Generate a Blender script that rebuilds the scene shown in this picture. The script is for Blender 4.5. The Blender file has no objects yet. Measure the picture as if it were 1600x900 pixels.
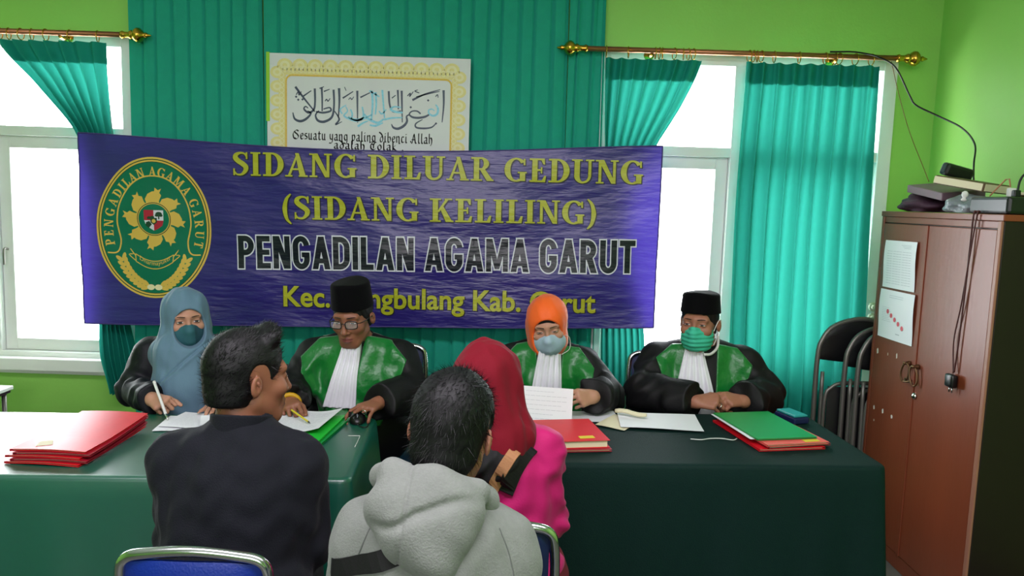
import bpy, bmesh, math, random
import numpy as np
from mathutils import Vector, Matrix

scene = bpy.context.scene
COL = scene.collection
R = math.radians
rng = random.Random(7)

# ------------------------------------------------------------------ camera
cam_d = bpy.data.cameras.new('camera')
cam_d.sensor_fit = 'HORIZONTAL'
cam_d.sensor_width = 36.0
cam_d.lens = 27.0
cam_d.clip_start = 0.05
cam = bpy.data.objects.new('camera', cam_d)
COL.objects.link(cam)
_p, _t = R(6.5), R(1.8)
_f = Vector((0, math.cos(_p), -math.sin(_p)))
_r0 = Vector((1, 0, 0))
_u0 = Vector((0, math.sin(_p), math.cos(_p)))
_r = _r0 * math.cos(_t) + _u0 * math.sin(_t)
_u = _u0 * math.cos(_t) - _r0 * math.sin(_t)
cam.matrix_world = Matrix(((_r.x, _u.x, -_f.x, 0), (_r.y, _u.y, -_f.y, 0), (_r.z, _u.z, -_f.z, 1.59), (0, 0, 0, 1)))
scene.camera = cam

# ------------------------------------------------------------------ world, lights, exposure
world = bpy.data.worlds.new('overcast_sky')
scene.world = world
world.use_nodes = True
bg = world.node_tree.nodes['Background']
bg.inputs[0].default_value = (0.93, 0.97, 1.0, 1)
bg.inputs[1].default_value = 10.5

def area(name, loc, target, sx, sy, power, color=(1, 1, 1), portal=False):
    d = bpy.data.lights.new(name, 'AREA')
    d.shape = 'RECTANGLE'; d.size = sx; d.size_y = sy
    d.energy = power; d.color = color
    if portal: d.cycles.is_portal = True
    o = bpy.data.objects.new(name, d)
    COL.objects.link(o)
    o.location = loc
    o.rotation_euler = (Vector(target) - Vector(loc)).to_track_quat('-Z', 'Y').to_euler()
    return o

area('sky_portal_window', (-2.85, 4.22, 1.51), (-2.85, 0, 1.51), 1.75, 1.75, 1, portal=True)
area('sky_portal_window', (1.17, 4.22, 1.51), (1.17, 0, 1.51), 1.6, 1.75, 1, portal=True)
area('rear_fill_lamp', (-0.6, -2.3, 2.1), (-0.3, 4.0, 1.4), 2.8, 1.2, 52, (0.97, 0.88, 1.0))  # added fill lamp before the closed rear wall; no window there
area('ceiling_strip_light', (-0.2, 0.9, 2.93), (-0.2, 0.9, 0), 3.2, 0.5, 68, (0.97, 0.88, 1.0))

vs = scene.view_settings
vs.view_transform = 'Standard'; vs.look = 'None'; vs.exposure = 0.5; vs.gamma = 1.0
vs.use_curve_mapping = False
scene.cycles.max_bounces = 8
scene.cycles.transparent_max_bounces = 12

# ------------------------------------------------------------------ materials
def lin(c):
    c = [x / 255.0 for x in c]
    return tuple(x / 12.92 if x <= 0.04045 else ((x + 0.055) / 1.055) ** 2.4 for x in c)

def mat(name, rgb, rough=0.6, spec=0.4, metal=0.0, bump=None, var=None, sheen=0.0, transl=0.0, tcol=None,
        alpha=None, coat=0.0, sss=0.0, stretch=None, bdist=0.01):
    """procedural surface; bump=(scale,strength); var=(scale,amount) mottles the colour; transl = share of light let through"""
    m = bpy.data.materials.new(name)
    m.use_nodes = True
    nt = m.node_tree; N = nt.nodes; L = nt.links
    b = N['Principled BSDF']; out = N['Material Output']
    c = lin(rgb)
    b.inputs['Base Color'].default_value = (*c, 1)
    b.inputs['Roughness'].default_value = rough
    b.inputs['Specular IOR Level'].default_value = spec
    b.inputs['Metallic'].default_value = metal
    b.inputs['Sheen Weight'].default_value = sheen
    b.inputs['Sheen Roughness'].default_value = 0.4
    b.inputs['Coat Weight'].default_value = coat; b.inputs['Coat Roughness'].default_value = 0.3
    if sss:
        b.inputs['Subsurface Weight'].default_value = sss
        b.inputs['Subsurface Radius'].default_value = (0.012, 0.005, 0.003)
        b.inputs['Subsurface Scale'].default_value = 0.6
    tc = N.new('ShaderNodeTexCoord')
    src = tc.outputs['Object']
    if stretch:
        mp = N.new('ShaderNodeMapping'); mp.inputs['Scale'].default_value = stretch
        L.new(src, mp.inputs['Vector']); src = mp.outputs['Vector']
    if var:
        n = N.new('ShaderNodeTexNoise'); n.inputs['Scale'].default_value = var[0]; n.inputs['Detail'].default_value = 5
        L.new(src, n.inputs['Vector'])
        mx = N.new('ShaderNodeMix'); mx.data_type = 'RGBA'
        lo = tuple(x * (1 - var[1]) for x in c); hi = tuple(min(1, x * (1 + var[1])) for x in c)
        mx.inputs['A'].default_value = (*lo, 1); mx.inputs['B'].default_value = (*hi, 1)
        L.new(n.outputs['Fac'], mx.inputs['Factor'])
        L.new(mx.outputs['Result'], b.inputs['Base Color'])
    if bump:
        n2 = N.new('ShaderNodeTexNoise'); n2.inputs['Scale'].default_value = bump[0]; n2.inputs['Detail'].default_value = 4
        L.new(src, n2.inputs['Vector'])
        bp = N.new('ShaderNodeBump'); bp.inputs['Strength'].default_value = bump[1]; bp.inputs['Distance'].default_value = bdist
        L.new(n2.outputs['Fac'], bp.inputs['Height'])
        L.new(bp.outputs['Normal'], b.inputs['Normal'])
    last = b.outputs['BSDF']
    if transl:
        t = N.new('ShaderNodeBsdfTranslucent')
        t.inputs['Color'].default_value = (*lin(tcol or rgb), 1)
        ms = N.new('ShaderNodeMixShader'); ms.inputs[0].default_value = transl
        L.new(last, ms.inputs[1]); L.new(t.outputs[0], ms.inputs[2]); last = ms.outputs[0]
    if alpha is not None:
        t = N.new('ShaderNodeBsdfTransparent')
        ms = N.new('ShaderNodeMixShader'); ms.inputs[0].default_value = alpha
        L.new(t.outputs[0], ms.inputs[1]); L.new(last, ms.inputs[2]); last = ms.outputs[0]
    L.new(last, out.inputs['Surface'])
    return m

def glass_mat():
    m = bpy.data.materials.new('window_glass'); m.use_nodes = True
    nt = m.node_tree; N = nt.nodes; L = nt.links
    N.remove(N['Principled BSDF'])
    t = N.new('ShaderNodeBsdfTransparent'); g = N.new('ShaderNodeBsdfGlossy'); g.inputs['Roughness'].default_value = 0.03
    lw = N.new('ShaderNodeLayerWeight'); lw.inputs['Blend'].default_value = 0.5
    pw = N.new('ShaderNodeMath'); pw.operation = 'POWER'; pw.inputs[1].default_value = 4.0
    ma = N.new('ShaderNodeMath'); ma.operation = 'MULTIPLY_ADD'; ma.inputs[1].default_value = 0.7; ma.inputs[2].default_value = 0.03
    L.new(lw.outputs['Facing'], pw.inputs[0]); L.new(pw.outputs[0], ma.inputs[0])
    ms = N.new('ShaderNodeMixShader')
    L.new(ma.outputs[0], ms.inputs[0]); L.new(t.outputs[0], ms.inputs[1]); L.new(g.outputs[0], ms.inputs[2])
    L.new(ms.outputs[0], N['Material Output'].inputs['Surface'])
    return m

M = {}
M['wall'] = mat('lime_wall_paint', (146, 205, 96), 0.55, 0.35, bump=(90, 0.08), var=(2.5, 0.06))
M['ceiling'] = mat('white_ceiling_paint', (215, 220, 210), 0.8)
M['floor'] = mat('dark_floor_tile', (92, 92, 86), 0.35, var=(6, 0.25))
M['white_frame'] = mat('white_gloss_paint', (226, 228, 224), 0.45, 0.4, var=(8, 0.05))
M['glass'] = glass_mat()
M['brass'] = mat('polished_brass', (205, 158, 62), 0.22, 0.5, metal=1.0, var=(20, 0.2))
M['copper_rod'] = mat('copper_toned_rod', (168, 112, 78), 0.35, 0.5, metal=0.75, var=(10, 0.15))
M['curtain'] = mat('teal_curtain_cloth', (16, 140, 122), 0.75, 0.25, bump=(420, 0.25), transl=0.16, tcol=(50, 158, 142), var=(30, 0.08))
M['backdrop'] = mat('teal_backdrop_cloth', (30, 168, 142), 0.72, 0.3, bump=(380, 0.3), transl=0.12, tcol=(20, 150, 125), var=(25, 0.1))
M['banner'] = mat('glossy_purple_vinyl', (44, 33, 116), 0.3, 0.6, coat=0.12, bump=(10, 0.6), transl=0.075, tcol=(100, 76, 214), var=(5, 0.2), stretch=(0.55, 1, 2.4), bdist=0.02)
M['banner_yellow'] = mat('yellow_print', (184, 186, 40), 0.38, 0.5, bump=(9, 0.35), stretch=(0.55, 1, 2.4), bdist=0.02, transl=0.12)
M['banner_shadow'] = mat('dark_print_edge', (28, 26, 40), 0.4, 0.4)
M['banner_white'] = mat('white_print', (214, 216, 226), 0.4, 0.4)
M['banner_black'] = mat('black_print', (14, 20, 32), 0.3, 0.5, bump=(9, 0.35), stretch=(0.55, 1, 2.4), bdist=0.02)
M['emblem_green'] = mat('emblem_green_print', (0, 122, 92), 0.34, 0.5, bump=(9, 0.3), bdist=0.02, transl=0.2, tcol=(10, 170, 110))
M['emblem_gold'] = mat('emblem_gold_print', (230, 192, 88), 0.4, 0.4, transl=0.12)
M['emblem_red'] = mat('emblem_red_print', (176, 34, 58), 0.4)
M['emblem_dark'] = mat('emblem_dark_print', (26, 66, 44), 0.4)
M['board'] = mat('white_board_paper', (216, 218, 220), 0.6, 0.3, var=(7, 0.04))
M['lime_edge'] = mat('lime_paper_edge', (150, 205, 50), 0.6)
M['lace'] = mat('pale_yellow_print', (226, 214, 146), 0.6)
M['lace_light'] = mat('light_yellow_print', (232, 224, 178), 0.6)
M['glitter_gold'] = mat('gold_glitter', (232, 188, 84), 0.35, 0.6, metal=0.15, bump=(900, .3), var=(300, 0.35))
M['glitter_blue'] = mat('blue_glitter', (132, 204, 230), 0.4, 0.6, metal=0.0, bump=(900, .2), var=(120, 0.3))
M['slate_ink'] = mat('slate_blue_ink', (44, 62, 84), 0.45, 0.5, var=(120, 0.4))
M['ink'] = mat('black_ink', (46, 46, 44), 0.6)
M['cloth_teal'] = mat('teal_tablecloth', (1, 84, 65), 0.36, 1.0, coat=0.6, bump=(260, 0.2), bdist=0.0006, var=(40, 0.08))
M['cloth_dark'] = mat('dark_green_tablecloth', (6, 34, 31), 0.66, 0.15, bump=(260, 0.2), var=(40, 0.1))
M['table_wood'] = mat('table_plywood', (120, 92, 62), 0.6, var=(12, 0.2))
M['steel'] = mat('chrome_tube', (196, 198, 200), 0.18, 0.5, metal=1.0)
M['dull_steel'] = mat('worn_grey_tube', (118, 116, 110), 0.4, 0.5, metal=0.6)
M['blue_vinyl'] = mat('blue_vinyl', (12, 40, 130), 0.35, 0.5, bump=(200, 0.1))
M['navy_vinyl'] = mat('navy_vinyl', (16, 30, 74), 0.4, 0.5)
M['black_vinyl'] = mat('black_vinyl', (14, 14, 16), 0.4, 0.5)
M['skin_a'] = mat('warm_brown_skin', (152, 102, 80), 0.5, 0.35, sss=0.12, var=(30, 0.08), bump=(300, 0.05))
M['skin_b'] = mat('tan_skin', (178, 132, 108), 0.5, 0.35, sss=0.12, var=(30, 0.08), bump=(300, 0.05))
M['skin_c'] = mat('deep_brown_skin', (136, 88, 66), 0.48, 0.35, sss=0.12, var=(30, 0.1), bump=(300, 0.05))
M['lip'] = mat('brown_lip', (122, 68, 62), 0.4, 0.4)
M['eye_dark'] = mat('dark_eye', (30, 20, 16), 0.2, 0.6)
M['eye_white'] = mat('eye_white', (198, 190, 182), 0.25, 0.6)
M['brow'] = mat('dark_brow_hair', (28, 20, 18), 0.7)
M['hair'] = mat('black_hair', (8, 8, 10), 0.55, 0.35, var=(60, 0.3))
M['peci'] = mat('black_velvet_cap', (5, 5, 7), 0.9, 0.1, sheen=0.04, bump=(300, 0.1))
M['robe_black'] = mat('black_robe_cloth', (6, 6, 8), 0.6, 0.3, bump=(160, 0.1))
M['satin_green'] = mat('green_satin', (4, 108, 38), 0.34, 0.55, sheen=0.3, bump=(14, 0.5), bdist=0.02)
M['jabot'] = mat('white_pleated_cloth', (222, 222, 228), 0.7)
M['hijab_blue'] = mat('grey_blue_hijab_cloth', (92, 122, 140), 0.75, 0.25, sheen=0.15, bump=(260, 0.12))
M['hijab_orange'] = mat('orange_hijab_cloth', (236, 98, 30), 0.6, 0.35, sheen=0.2, bump=(200, 0.1))
M['hijab_maroon'] = mat('maroon_hijab_cloth', (116, 10, 30), 0.8, 0.2, sheen=0.05, bump=(260, 0.12))
M['jacket_navy'] = mat('dark_navy_jacket', (10, 12, 20), 0.6, 0.3, bump=(160, 0.12))
M['shirt_black'] = mat('black_cotton_shirt', (20, 22, 29), 0.85, 0.2, sheen=0.04, bump=(300, 0.25))
M['hoodie'] = mat('grey_marl_fleece', (122, 126, 121), 0.85, 0.2, sheen=0.15, bump=(240, 0.25), var=(90, 0.12))
M['seam'] = mat('dark_grey_seam', (92, 96, 92), 0.85)
M['pink'] = mat('magenta_jacket_cloth', (184, 16, 100), 0.65, 0.3, sheen=0.08, bump=(200, 0.12))
M['trousers'] = mat('dark_trouser_cloth', (28, 28, 32), 0.8, bump=(300, 0.1))
M['skirt_maroon'] = mat('maroon_skirt_cloth', (104, 16, 36), 0.8, bump=(300, 0.1))
M['shoe'] = mat('black_shoe', (20, 18, 18), 0.4)
M['mask_teal'] = mat('deep_teal_mask', (42, 92, 100), 0.75, bump=(200, 0.1))
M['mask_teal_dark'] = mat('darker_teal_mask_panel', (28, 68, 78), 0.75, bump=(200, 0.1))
M['mask_blue'] = mat('pale_blue_mask', (158, 182, 196), 0.75, bump=(200, 0.1))
M['mask_mint'] = mat('mint_surgical_mask', (58, 178, 146), 0.75, bump=(200, 0.1))
M['white_strap'] = mat('white_strap', (214, 214, 210), 0.7)
M['black_cloth'] = mat('black_cloth', (9, 9, 11), 0.75, bump=(260, 0.1))
M['tan_strap'] = mat('tan_webbing', (182, 126, 92), 0.65, bump=(260, 0.15))
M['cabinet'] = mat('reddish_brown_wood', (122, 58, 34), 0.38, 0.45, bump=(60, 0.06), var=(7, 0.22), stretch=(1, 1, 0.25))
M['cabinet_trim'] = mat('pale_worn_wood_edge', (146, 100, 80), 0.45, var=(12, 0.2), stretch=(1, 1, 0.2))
M['cabinet_dark'] = mat('shade_dark_wood', (26, 14, 11), 0.45, var=(7, 0.2), stretch=(1, 1, 0.25))  # wardrobe side's backlit shade put into the brown; baseboards share this tone
M['old_metal'] = mat('tarnished_handle', (112, 84, 58), 0.35, 0.5, metal=0.8)
M['paper'] = mat('white_paper', (224, 226, 230), 0.65, 0.3)
M['paper_cream'] = mat('cream_paper', (214, 206, 174), 0.65, 0.3)
M['print_grey'] = mat('faint_grey_print', (178, 182, 190), 0.7)
M['stamp_red'] = mat('red_stamp_ink', (206, 84, 96), 0.6)
M['red_card'] = mat('red_card_folder', (206, 18, 34), 0.42, 0.45, var=(20, 0.1))
M['dark_red_card'] = mat('dark_red_card_folder', (150, 20, 40), 0.5, 0.4, var=(20, 0.12))
M['pink_card'] = mat('salmon_card_folder', (222, 92, 84), 0.5, 0.4)
M['green_card'] = mat('green_card_folder', (18, 142, 62), 0.4, 0.45)
M['lime_card'] = mat('bright_green_card_folder', (30, 178, 52), 0.4, 0.45)
M['sticky'] = mat('yellow_sticky_note', (206, 190, 44), 0.6)
M['black_plastic'] = mat('black_plastic', (12, 13, 15), 0.35, 0.5)
M['grey_plastic'] = mat('grey_crinkled_plastic', (126, 134, 140), 0.3, 0.5, bump=(40, 0.8), var=(14, 0.25))
M['mauve'] = mat('mauve_cover', (124, 100, 112), 0.5)
M['mauve_dark'] = mat('dark_mauve_cloth', (70, 44, 62), 0.7, bump=(60, 0.4))
M['brown_cover'] = mat('brown_cover', (92, 74, 50), 0.5)
M['cable_black'] = mat('black_cable', (10, 18, 12), 0.45)
M['string_brown'] = mat('brown_string', (120, 92, 46), 0.8)
M['string_white'] = mat('white_string', (186, 192, 186), 0.8)
M['cord_brown'] = mat('dark_red_cord', (66, 26, 20), 0.6)
M['cream_plastic'] = mat('cream_plastic', (196, 194, 168), 0.4)
M['teal_plastic'] = mat('teal_plastic', (40, 140, 140), 0.4)
M['navy_plastic'] = mat('navy_plastic', (22, 30, 70), 0.45)
M['silver'] = mat('silver_metal', (200, 200, 196), 0.25, 0.5, metal=1.0)
M['yellow_band'] = mat('yellow_bracelet', (196, 150, 20), 0.5)
M['orange_band'] = mat('orange_bracelet', (214, 84, 24), 0.5)
M['lens'] = mat('spectacle_lens', (210, 216, 220), 0.08, 0.8, alpha=0.2)
M['frame_dark'] = mat('dark_spectacle_frame', (24, 20, 20), 0.3, 0.5)
M['white_mark'] = mat('torn_paper_bits', (214, 210, 200), 0.8)
M['black_chair_pad'] = M['black_vinyl']

# ------------------------------------------------------------------ mesh helpers
def tag(o, label=None, cat=None, group=None, kind=None):
    if label: o['label'] = label
    if cat: o['category'] = cat
    if group: o['group'] = group
    if kind: o['kind'] = kind
    return o

def empty(name, loc=(0, 0, 0), rz=0.0):
    o = bpy.data.objects.new(name, None)
    o.empty_display_size = 0.1
    COL.objects.link(o)
    o.location = loc; o.rotation_euler = (0, 0, rz)
    return o

def link(name, me, parent=None, loc=None, rot=None):
    o = bpy.data.objects.new(name, me)
    COL.objects.link(o)
    if parent: o.parent = parent
    if loc is not None: o.location = loc
    if rot is not None: o.rotation_euler = rot
    return o

class MB:
    """collects shapes and links them as ONE mesh object"""
    def __init__(self):
        self.v = []; self.f = []; self.mi = []; self.cur = 0
    def m(self, i):
        self.cur = i; return self
    def add(self, vs, fs):
        b = len(self.v)
        self.v += [tuple(p) for p in vs]
        for q in fs:
            self.f.append(tuple(b + i for i in q)); self.mi.append(self.cur)
        return self
    def box(self, lo, hi, rot=None, at=None):
        x0, y0, z0 = lo; x1, y1, z1 = hi
        vs = [Vector(p) for p in ((x0, y0, z0), (x1, y0, z0), (x1, y1, z0), (x0, y1, z0), (x0, y0, z1), (x1, y0, z1), (x1, y1, z1), (x0, y1, z1))]
        if rot is not None: vs = [rot @ p for p in vs]
        if at is not None: vs = [p + Vector(at) for p in vs]
        return self.add(vs, [(0, 3, 2, 1), (4, 5, 6, 7), (0, 1, 5, 4), (1, 2, 6, 5), (2, 3, 7, 6), (3, 0, 4, 7)])
    def tube(self, pts, rad, n=10, closed=False, caps=True, smooth=0, flat=1.0):
        pts = [Vector(p) for p in pts]
        if smooth: pts = catmull(pts, smooth, closed)
        k = len(pts)
        rads = rad if isinstance(rad, (list, tuple)) else [rad] * k
        if len(rads) != k:
            rads = [rads[min(len(rads) - 1, int(i * (len(rads) - 1) / max(1, k - 1) + 0.5))] for i in range(k)]
        ring = []; prev = None
        for i, p in enumerate(pts):
            if closed: tdir = pts[(i + 1) % k] - pts[i - 1]
            else: tdir = pts[min(i + 1, k - 1)] - pts[max(i - 1, 0)]
            if tdir.length < 1e-9: tdir = Vector((0, 0, 1))
            tdir.normalize()
            if prev is None:
                a = Vector((0, 0, 1)) if abs(tdir.z) < 0.9 else Vector((1, 0, 0))
                nrm = (a - tdir * a.dot(tdir)).normalized()
            else:
                nrm = prev - tdir * prev.dot(tdir)
                nrm = nrm.normalized() if nrm.length > 1e-6 else prev
            prev = nrm
            bn = tdir.cross(nrm)
            ring.append([p + (nrm * math.cos(2 * math.pi * j / n) * flat + bn * math.sin(2 * math.pi * j / n)) * rads[i] for j in range(n)])
        vs = [q for r_ in ring for q in r_]
        fs = []
        for i in range(k if closed else k - 1):
            for j in range(n):
                a = i * n + j; b = i * n + (j + 1) % n
                c = ((i + 1) % k) * n + (j + 1) % n; d = ((i + 1) % k) * n + j
                fs.append((a, b, c, d))
        if caps and not closed:
            fs.append(tuple(range(n - 1, -1, -1))); fs.append(tuple((k - 1) * n + j for j in range(n)))
        return self.add(vs, fs)
    def lathe(self, prof, c=(0, 0, 0), axis='z', n=20):
        vs = []; k = len(prof)
        for (r_, h) in prof:
            for j in range(n):
                a = 2 * math.pi * j / n
                if axis == 'z': vs.append((c[0] + r_ * math.cos(a), c[1] + r_ * math.sin(a), c[2] + h))
                elif axis == 'x': vs.append((c[0] + h, c[1] + r_ * math.cos(a), c[2] + r_ * math.sin(a)))
                else: vs.append((c[0] + r_ * math.sin(a), c[1] + h, c[2] + r_ * math.cos(a)))
        fs = []
        for i in range(k - 1):
            for j in range(n):
                fs.append((i * n + j, i * n + (j + 1) % n, (i + 1) * n + (j + 1) % n, (i + 1) * n + j))
        fs.append(tuple(range(n - 1, -1, -1))); fs.append(tuple((k - 1) * n + j for j in range(n)))
        return self.add(vs, fs)
    def grid(self, fn, nu, nv):
        vs = [fn(i / nu, j / nv) for j in range(nv + 1) for i in range(nu + 1)]
        w = nu + 1
        return self.add(vs, [(j * w + i, j * w + i + 1, (j + 1) * w + i + 1, (j + 1) * w + i) for j in range(nv) for i in range(nu)])
    def mesh(self, name, mats, smooth=False, bevel=0.0, recalc=True, seg=2):
        me = bpy.data.meshes.new(name)
        me.from_pydata(self.v, [], self.f)
        mats = mats if isinstance(mats, (list, tuple)) else [mats]
        for mm in mats: me.materials.append(mm)
        for p, i in zip(me.polygons, self.mi): p.material_index = min(i, len(mats) - 1)
        if bevel or recalc:
            bm = bmesh.new(); bm.from_mesh(me)
            if recalc: bmesh.ops.recalc_face_normals(bm, faces=bm.faces)
            if bevel:
                ed = [e for e in bm.edges if len(e.link_faces) == 2 and e.calc_face_angle(0) > 0.6]
                bmesh.ops.bevel(bm, geom=ed, offset=bevel, segments=seg, affect='EDGES', profile=0.5)
            bm.to_mesh(me); bm.free()
        if smooth:
            for p in me.polygons: p.use_smooth = True
        me.update()
        return me
    def build(self, name, mats, parent=None, smooth=False, bevel=0.0, loc=None, rot=None, recalc=True, seg=2):
        return link(name, self.mesh(name, mats, smooth, bevel, recalc, seg), parent, loc, rot)

def catmull(pts, sub, closed=False):
    out = []; k = len(pts)
    rng_ = range(k if closed else k - 1)
    for i in rng_:
        if closed: p0, p1, p2, p3 = pts[i - 1], pts[i], pts[(i + 1) % k], pts[(i + 2) % k]
        else: p0, p1, p2, p3 = pts[max(i - 1, 0)], pts[i], pts[i + 1], pts[min(i + 2, k - 1)]
        for s in range(sub):
            t = s / sub
            out.append(0.5 * ((2 * p1) + (p2 - p0) * t + (2 * p0 - 5 * p1 + 4 * p2 - p3) * t * t + (3 * p1 - p0 - 3 * p2 + p3) * t ** 3))
    if not closed: out.append(pts[-1].copy())
    return out

def copy_tree(o, parent=None):
    c = o.copy(); COL.objects.link(c)
    if parent: c.parent = parent
    for ch in list(o.children): copy_tree(ch, c)
    return c

def lerp(a, b, t): return a + (b - a) * t
def smooth01(t):
    t = max(0.0, min(1.0, t)); return t * t * (3 - 2 * t)
# ------------------------------------------------------------------ the room
XL, XR, YB, YF, ZC = -4.1, 2.15, 4.05, -2.6, 3.0
W1 = (-3.68, -2.0, 0.68, 2.335)      # left window opening  x0, x1, z0, z1
W2 = (0.44, 1.90, 0.68, 2.335)       # right window opening
T = 0.16

def structure(o):
    o['kind'] = 'structure'; return o

b = MB()
b.box((XL - T, YB, 0), (W1[0], YB + T, ZC)).box((W1[0], YB, 0), (W1[1], YB + T, W1[2])).box((W1[0], YB, W1[3]), (W1[1], YB + T, ZC))
b.box((W1[1], YB, 0), (W2[0], YB + T, ZC)).box((W2[0], YB, 0), (W2[1], YB + T, W2[2])).box((W2[0], YB, W2[3]), (W2[1], YB + T, ZC))
b.box((W2[1], YB, 0), (XR + T, YB + T, ZC))
structure(b.build('wall_back', M['wall'], recalc=False))
structure(MB().box((XR, YF, 0), (XR + T, YB, ZC)).build('wall_right', M['wall']))
structure(MB().box((XL - T, YF, 0), (XL, YB, ZC)).build('wall_left', M['wall']))
structure(MB().box((XL - T, YF - T, 0), (XR + T, YF, ZC)).build('wall_rear', M['wall']))
structure(MB().box((XL - T, YF - T, -0.1), (XR + T, YB + T, 0)).build('floor', M['floor']))
structure(MB().box((XL - T, YF - T, ZC), (XR + T, YB + T, ZC + 0.1)).build('ceiling', M['ceiling']))

def window(idx, W, mull, leaves):
    x0, x1, z0, z1 = W
    b = MB(); y0, y1 = YB - 0.025, YB + 0.09
    j = 0.055
    b.box((x0 - 0.03, y0, z0), (x0 + j - 0.02, y1, z1 + 0.02)).box((x1 - j + 0.02, y0, z0), (x1 + 0.035, y1, z1 + 0.02))
    b.box((x0 - 0.03, y0 + 0.002, z1 - 0.03), (x1 + 0.035, y1, z1 + 0.035)).box((x0, y0 + 0.004, z0), (x1, y1, z0 + 0.03))
    for mx in mull: b.box((mx - 0.028, y0 + 0.003, z0), (mx + 0.028, y1, z1))
    b.box((x0, y0 + 0.006, 1.845), (x1, y1, 1.895))
    fr = structure(b.build('window_%d' % idx, M['white_frame'], bevel=0.004))
    edges = [x0 + 0.03] + list(mull) + [x1 - 0.03]
    for i in range(len(edges) - 1):
        a = edges[i] + (0.03 if i else 0.005); c = edges[i + 1] - (0.03 if i < len(mull) else 0.005)
        s = MB(); y = YB + 0.012; w = 0.062
        zb, zt = z0 + 0.032, 1.845
        s.box((a, y, zb), (a + w, y + 0.04, zt)).box((c - w, y, zb), (c, y + 0.04, zt))
        s.box((a + w, y, zt - w), (c - w, y + 0.04, zt)).box((a + w, y, zb), (c - w, y + 0.04, zb + w))
        sash = s.build('sash', M['white_frame'], fr, bevel=0.003)
        MB().box((a + w - 0.004, y + 0.017, zb + w - 0.004), (c - w + 0.004, y + 0.022, zt - w + 0.004)).build('glass_pane', M['glass'], sash)
        MB().tube([(a + 0.03, y, 1.25), (a + 0.03, y - 0.03, 1.25), (a + 0.03, y - 0.032, 1.17)], 0.006, smooth=4).build('casement_latch', M['dull_steel'], sash, smooth=True)
        MB().box((a, YB + 0.03, 1.895), (c, YB + 0.035, z1 - 0.03)).build('glass_pane', M['glass'], fr)
    return fr
window(1, W1, [-2.74], 2)
window(2, W2, [1.135], 2)
for i, W in enumerate((W1, W2)):
    b = MB().box((W[0] - 0.06, YB - 0.075, 0.615), (W[1] + 0.05, YB + 0.02, 0.682)).box((W[0] - 0.07, YB - 0.03, 0.59), (W[1] + 0.06, YB - 0.001, 0.615))
    structure(b.build('trim_%d' % (i + 1), M['white_frame'], bevel=0.006))
structure(MB().box((XL, YB - 0.012, 0), (XR, YB, 0.09)).build('baseboard_back', M['cabinet_dark']))
structure(MB().box((XR - 0.012, YF, 0), (XR, YB - 0.012, 0.09)).build('baseboard_right', M['cabinet_dark']))

# cream round switches on the window post
for z, lab in ((1.092, 'upper cream round switch on the post beside the wardrobe'), (1.034, 'lower cream round switch on the post beside the wardrobe')):
    o = empty('wall_switch', (1.905, YB - 0.025, z))
    tag(o, lab, 'switch', 'round switches on the window post')
    MB().lathe([(0.024, 0), (0.024, -0.008), (0.02, -0.012)], axis='y').build('base_plate', M['cream_plastic'], o, smooth=True)
    MB().lathe([(0.013, -0.012), (0.012, -0.02), (0.006, -0.022)], axis='y').build('knob', M['cream_plastic'], o, smooth=True)

# ------------------------------------------------------------------ curtain rods
def rod(x0, x1, z, ends, rings, label, brackets):
    o = empty('curtain_rod', ((x0 + x1) / 2, 3.95, z))
    tag(o, label, 'curtain rod', 'brass curtain rods over the windows')
    cx = (x0 + x1) / 2
    MB().tube([(x0 - cx, 0, 0), (x1 - cx, 0, 0)], 0.0135, n=14).build('pole', M['copper_rod'], o, smooth=True)
    for s in ends:
        e = (x1 - cx) if s > 0 else (x0 - cx)
        pr = [(0.016, -0.05), (0.02, -0.04), (0.015, -0.03), (0.015, -0.01), (0.022, 0.0), (0.024, 0.006), (0.018, 0.012), (0.03, 0.022), (0.037, 0.034), (0.036, 0.046), (0.026, 0.058),
              (0.014, 0.066), (0.011, 0.072), (0.014, 0.078), (0.009, 0.086), (0.004, 0.1), (0.001, 0.104)]
        MB().lathe([(r_, h * s) for r_, h in pr], c=(e, 0, 0), axis='x').build('finial', M['brass'], o, smooth=True)
    for rx in rings:
        t = rng.uniform(-0.25, 0.25); c = Vector((rx - cx, 0, -0.012))
        pts = [c + Vector((math.sin(t) * 0.026 * math.cos(a), math.cos(t) * 0.026 * math.cos(a), 0.028 * math.sin(a))) for a in [2 * math.pi * k / 18 for k in range(18)]]
        MB().tube(pts, 0.0026, n=6, closed=True).tube([c + Vector((0, 0, -0.028)), c + Vector((0, 0, -0.0295))], 0.0015, n=6).build('ring', M['brass'], o, smooth=True)
    for bx in brackets:
        MB().tube([(bx - cx, 0.075, -0.01), (bx - cx, 0.03, -0.022), (bx - cx, 0, -0.017)], 0.008, smooth=4).lathe([(0.026, 0.0), (0.026, 0.008), (0.012, 0.016)], c=(bx - cx, 0.076, -0.01), axis='y').build('bracket', M['brass'], o, smooth=True)
    return o
rod(-3.8, -1.945, 2.352, [1, -1], [-2.60, -2.555, -2.495, -2.44, -2.37, -2.25, -2.11] + [-3.7 + 0.09 * k for k in range(9)], 'brass curtain rod above the left window', [-2.3, -3.6])
rod(0.29, 1.935, 2.356, [-1, 1], [0.435, 0.545, 0.68, 0.70, 0.715, 0.775, 0.82, 0.845, 0.87, 1.15, 1.17, 1.19, 1.21, 1.275, 1.40, 1.53, 1.58, 1.60, 1.68, 1.76], 'brass curtain rod above the right window, cable draped over its end', [0.66, 1.585])

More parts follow.
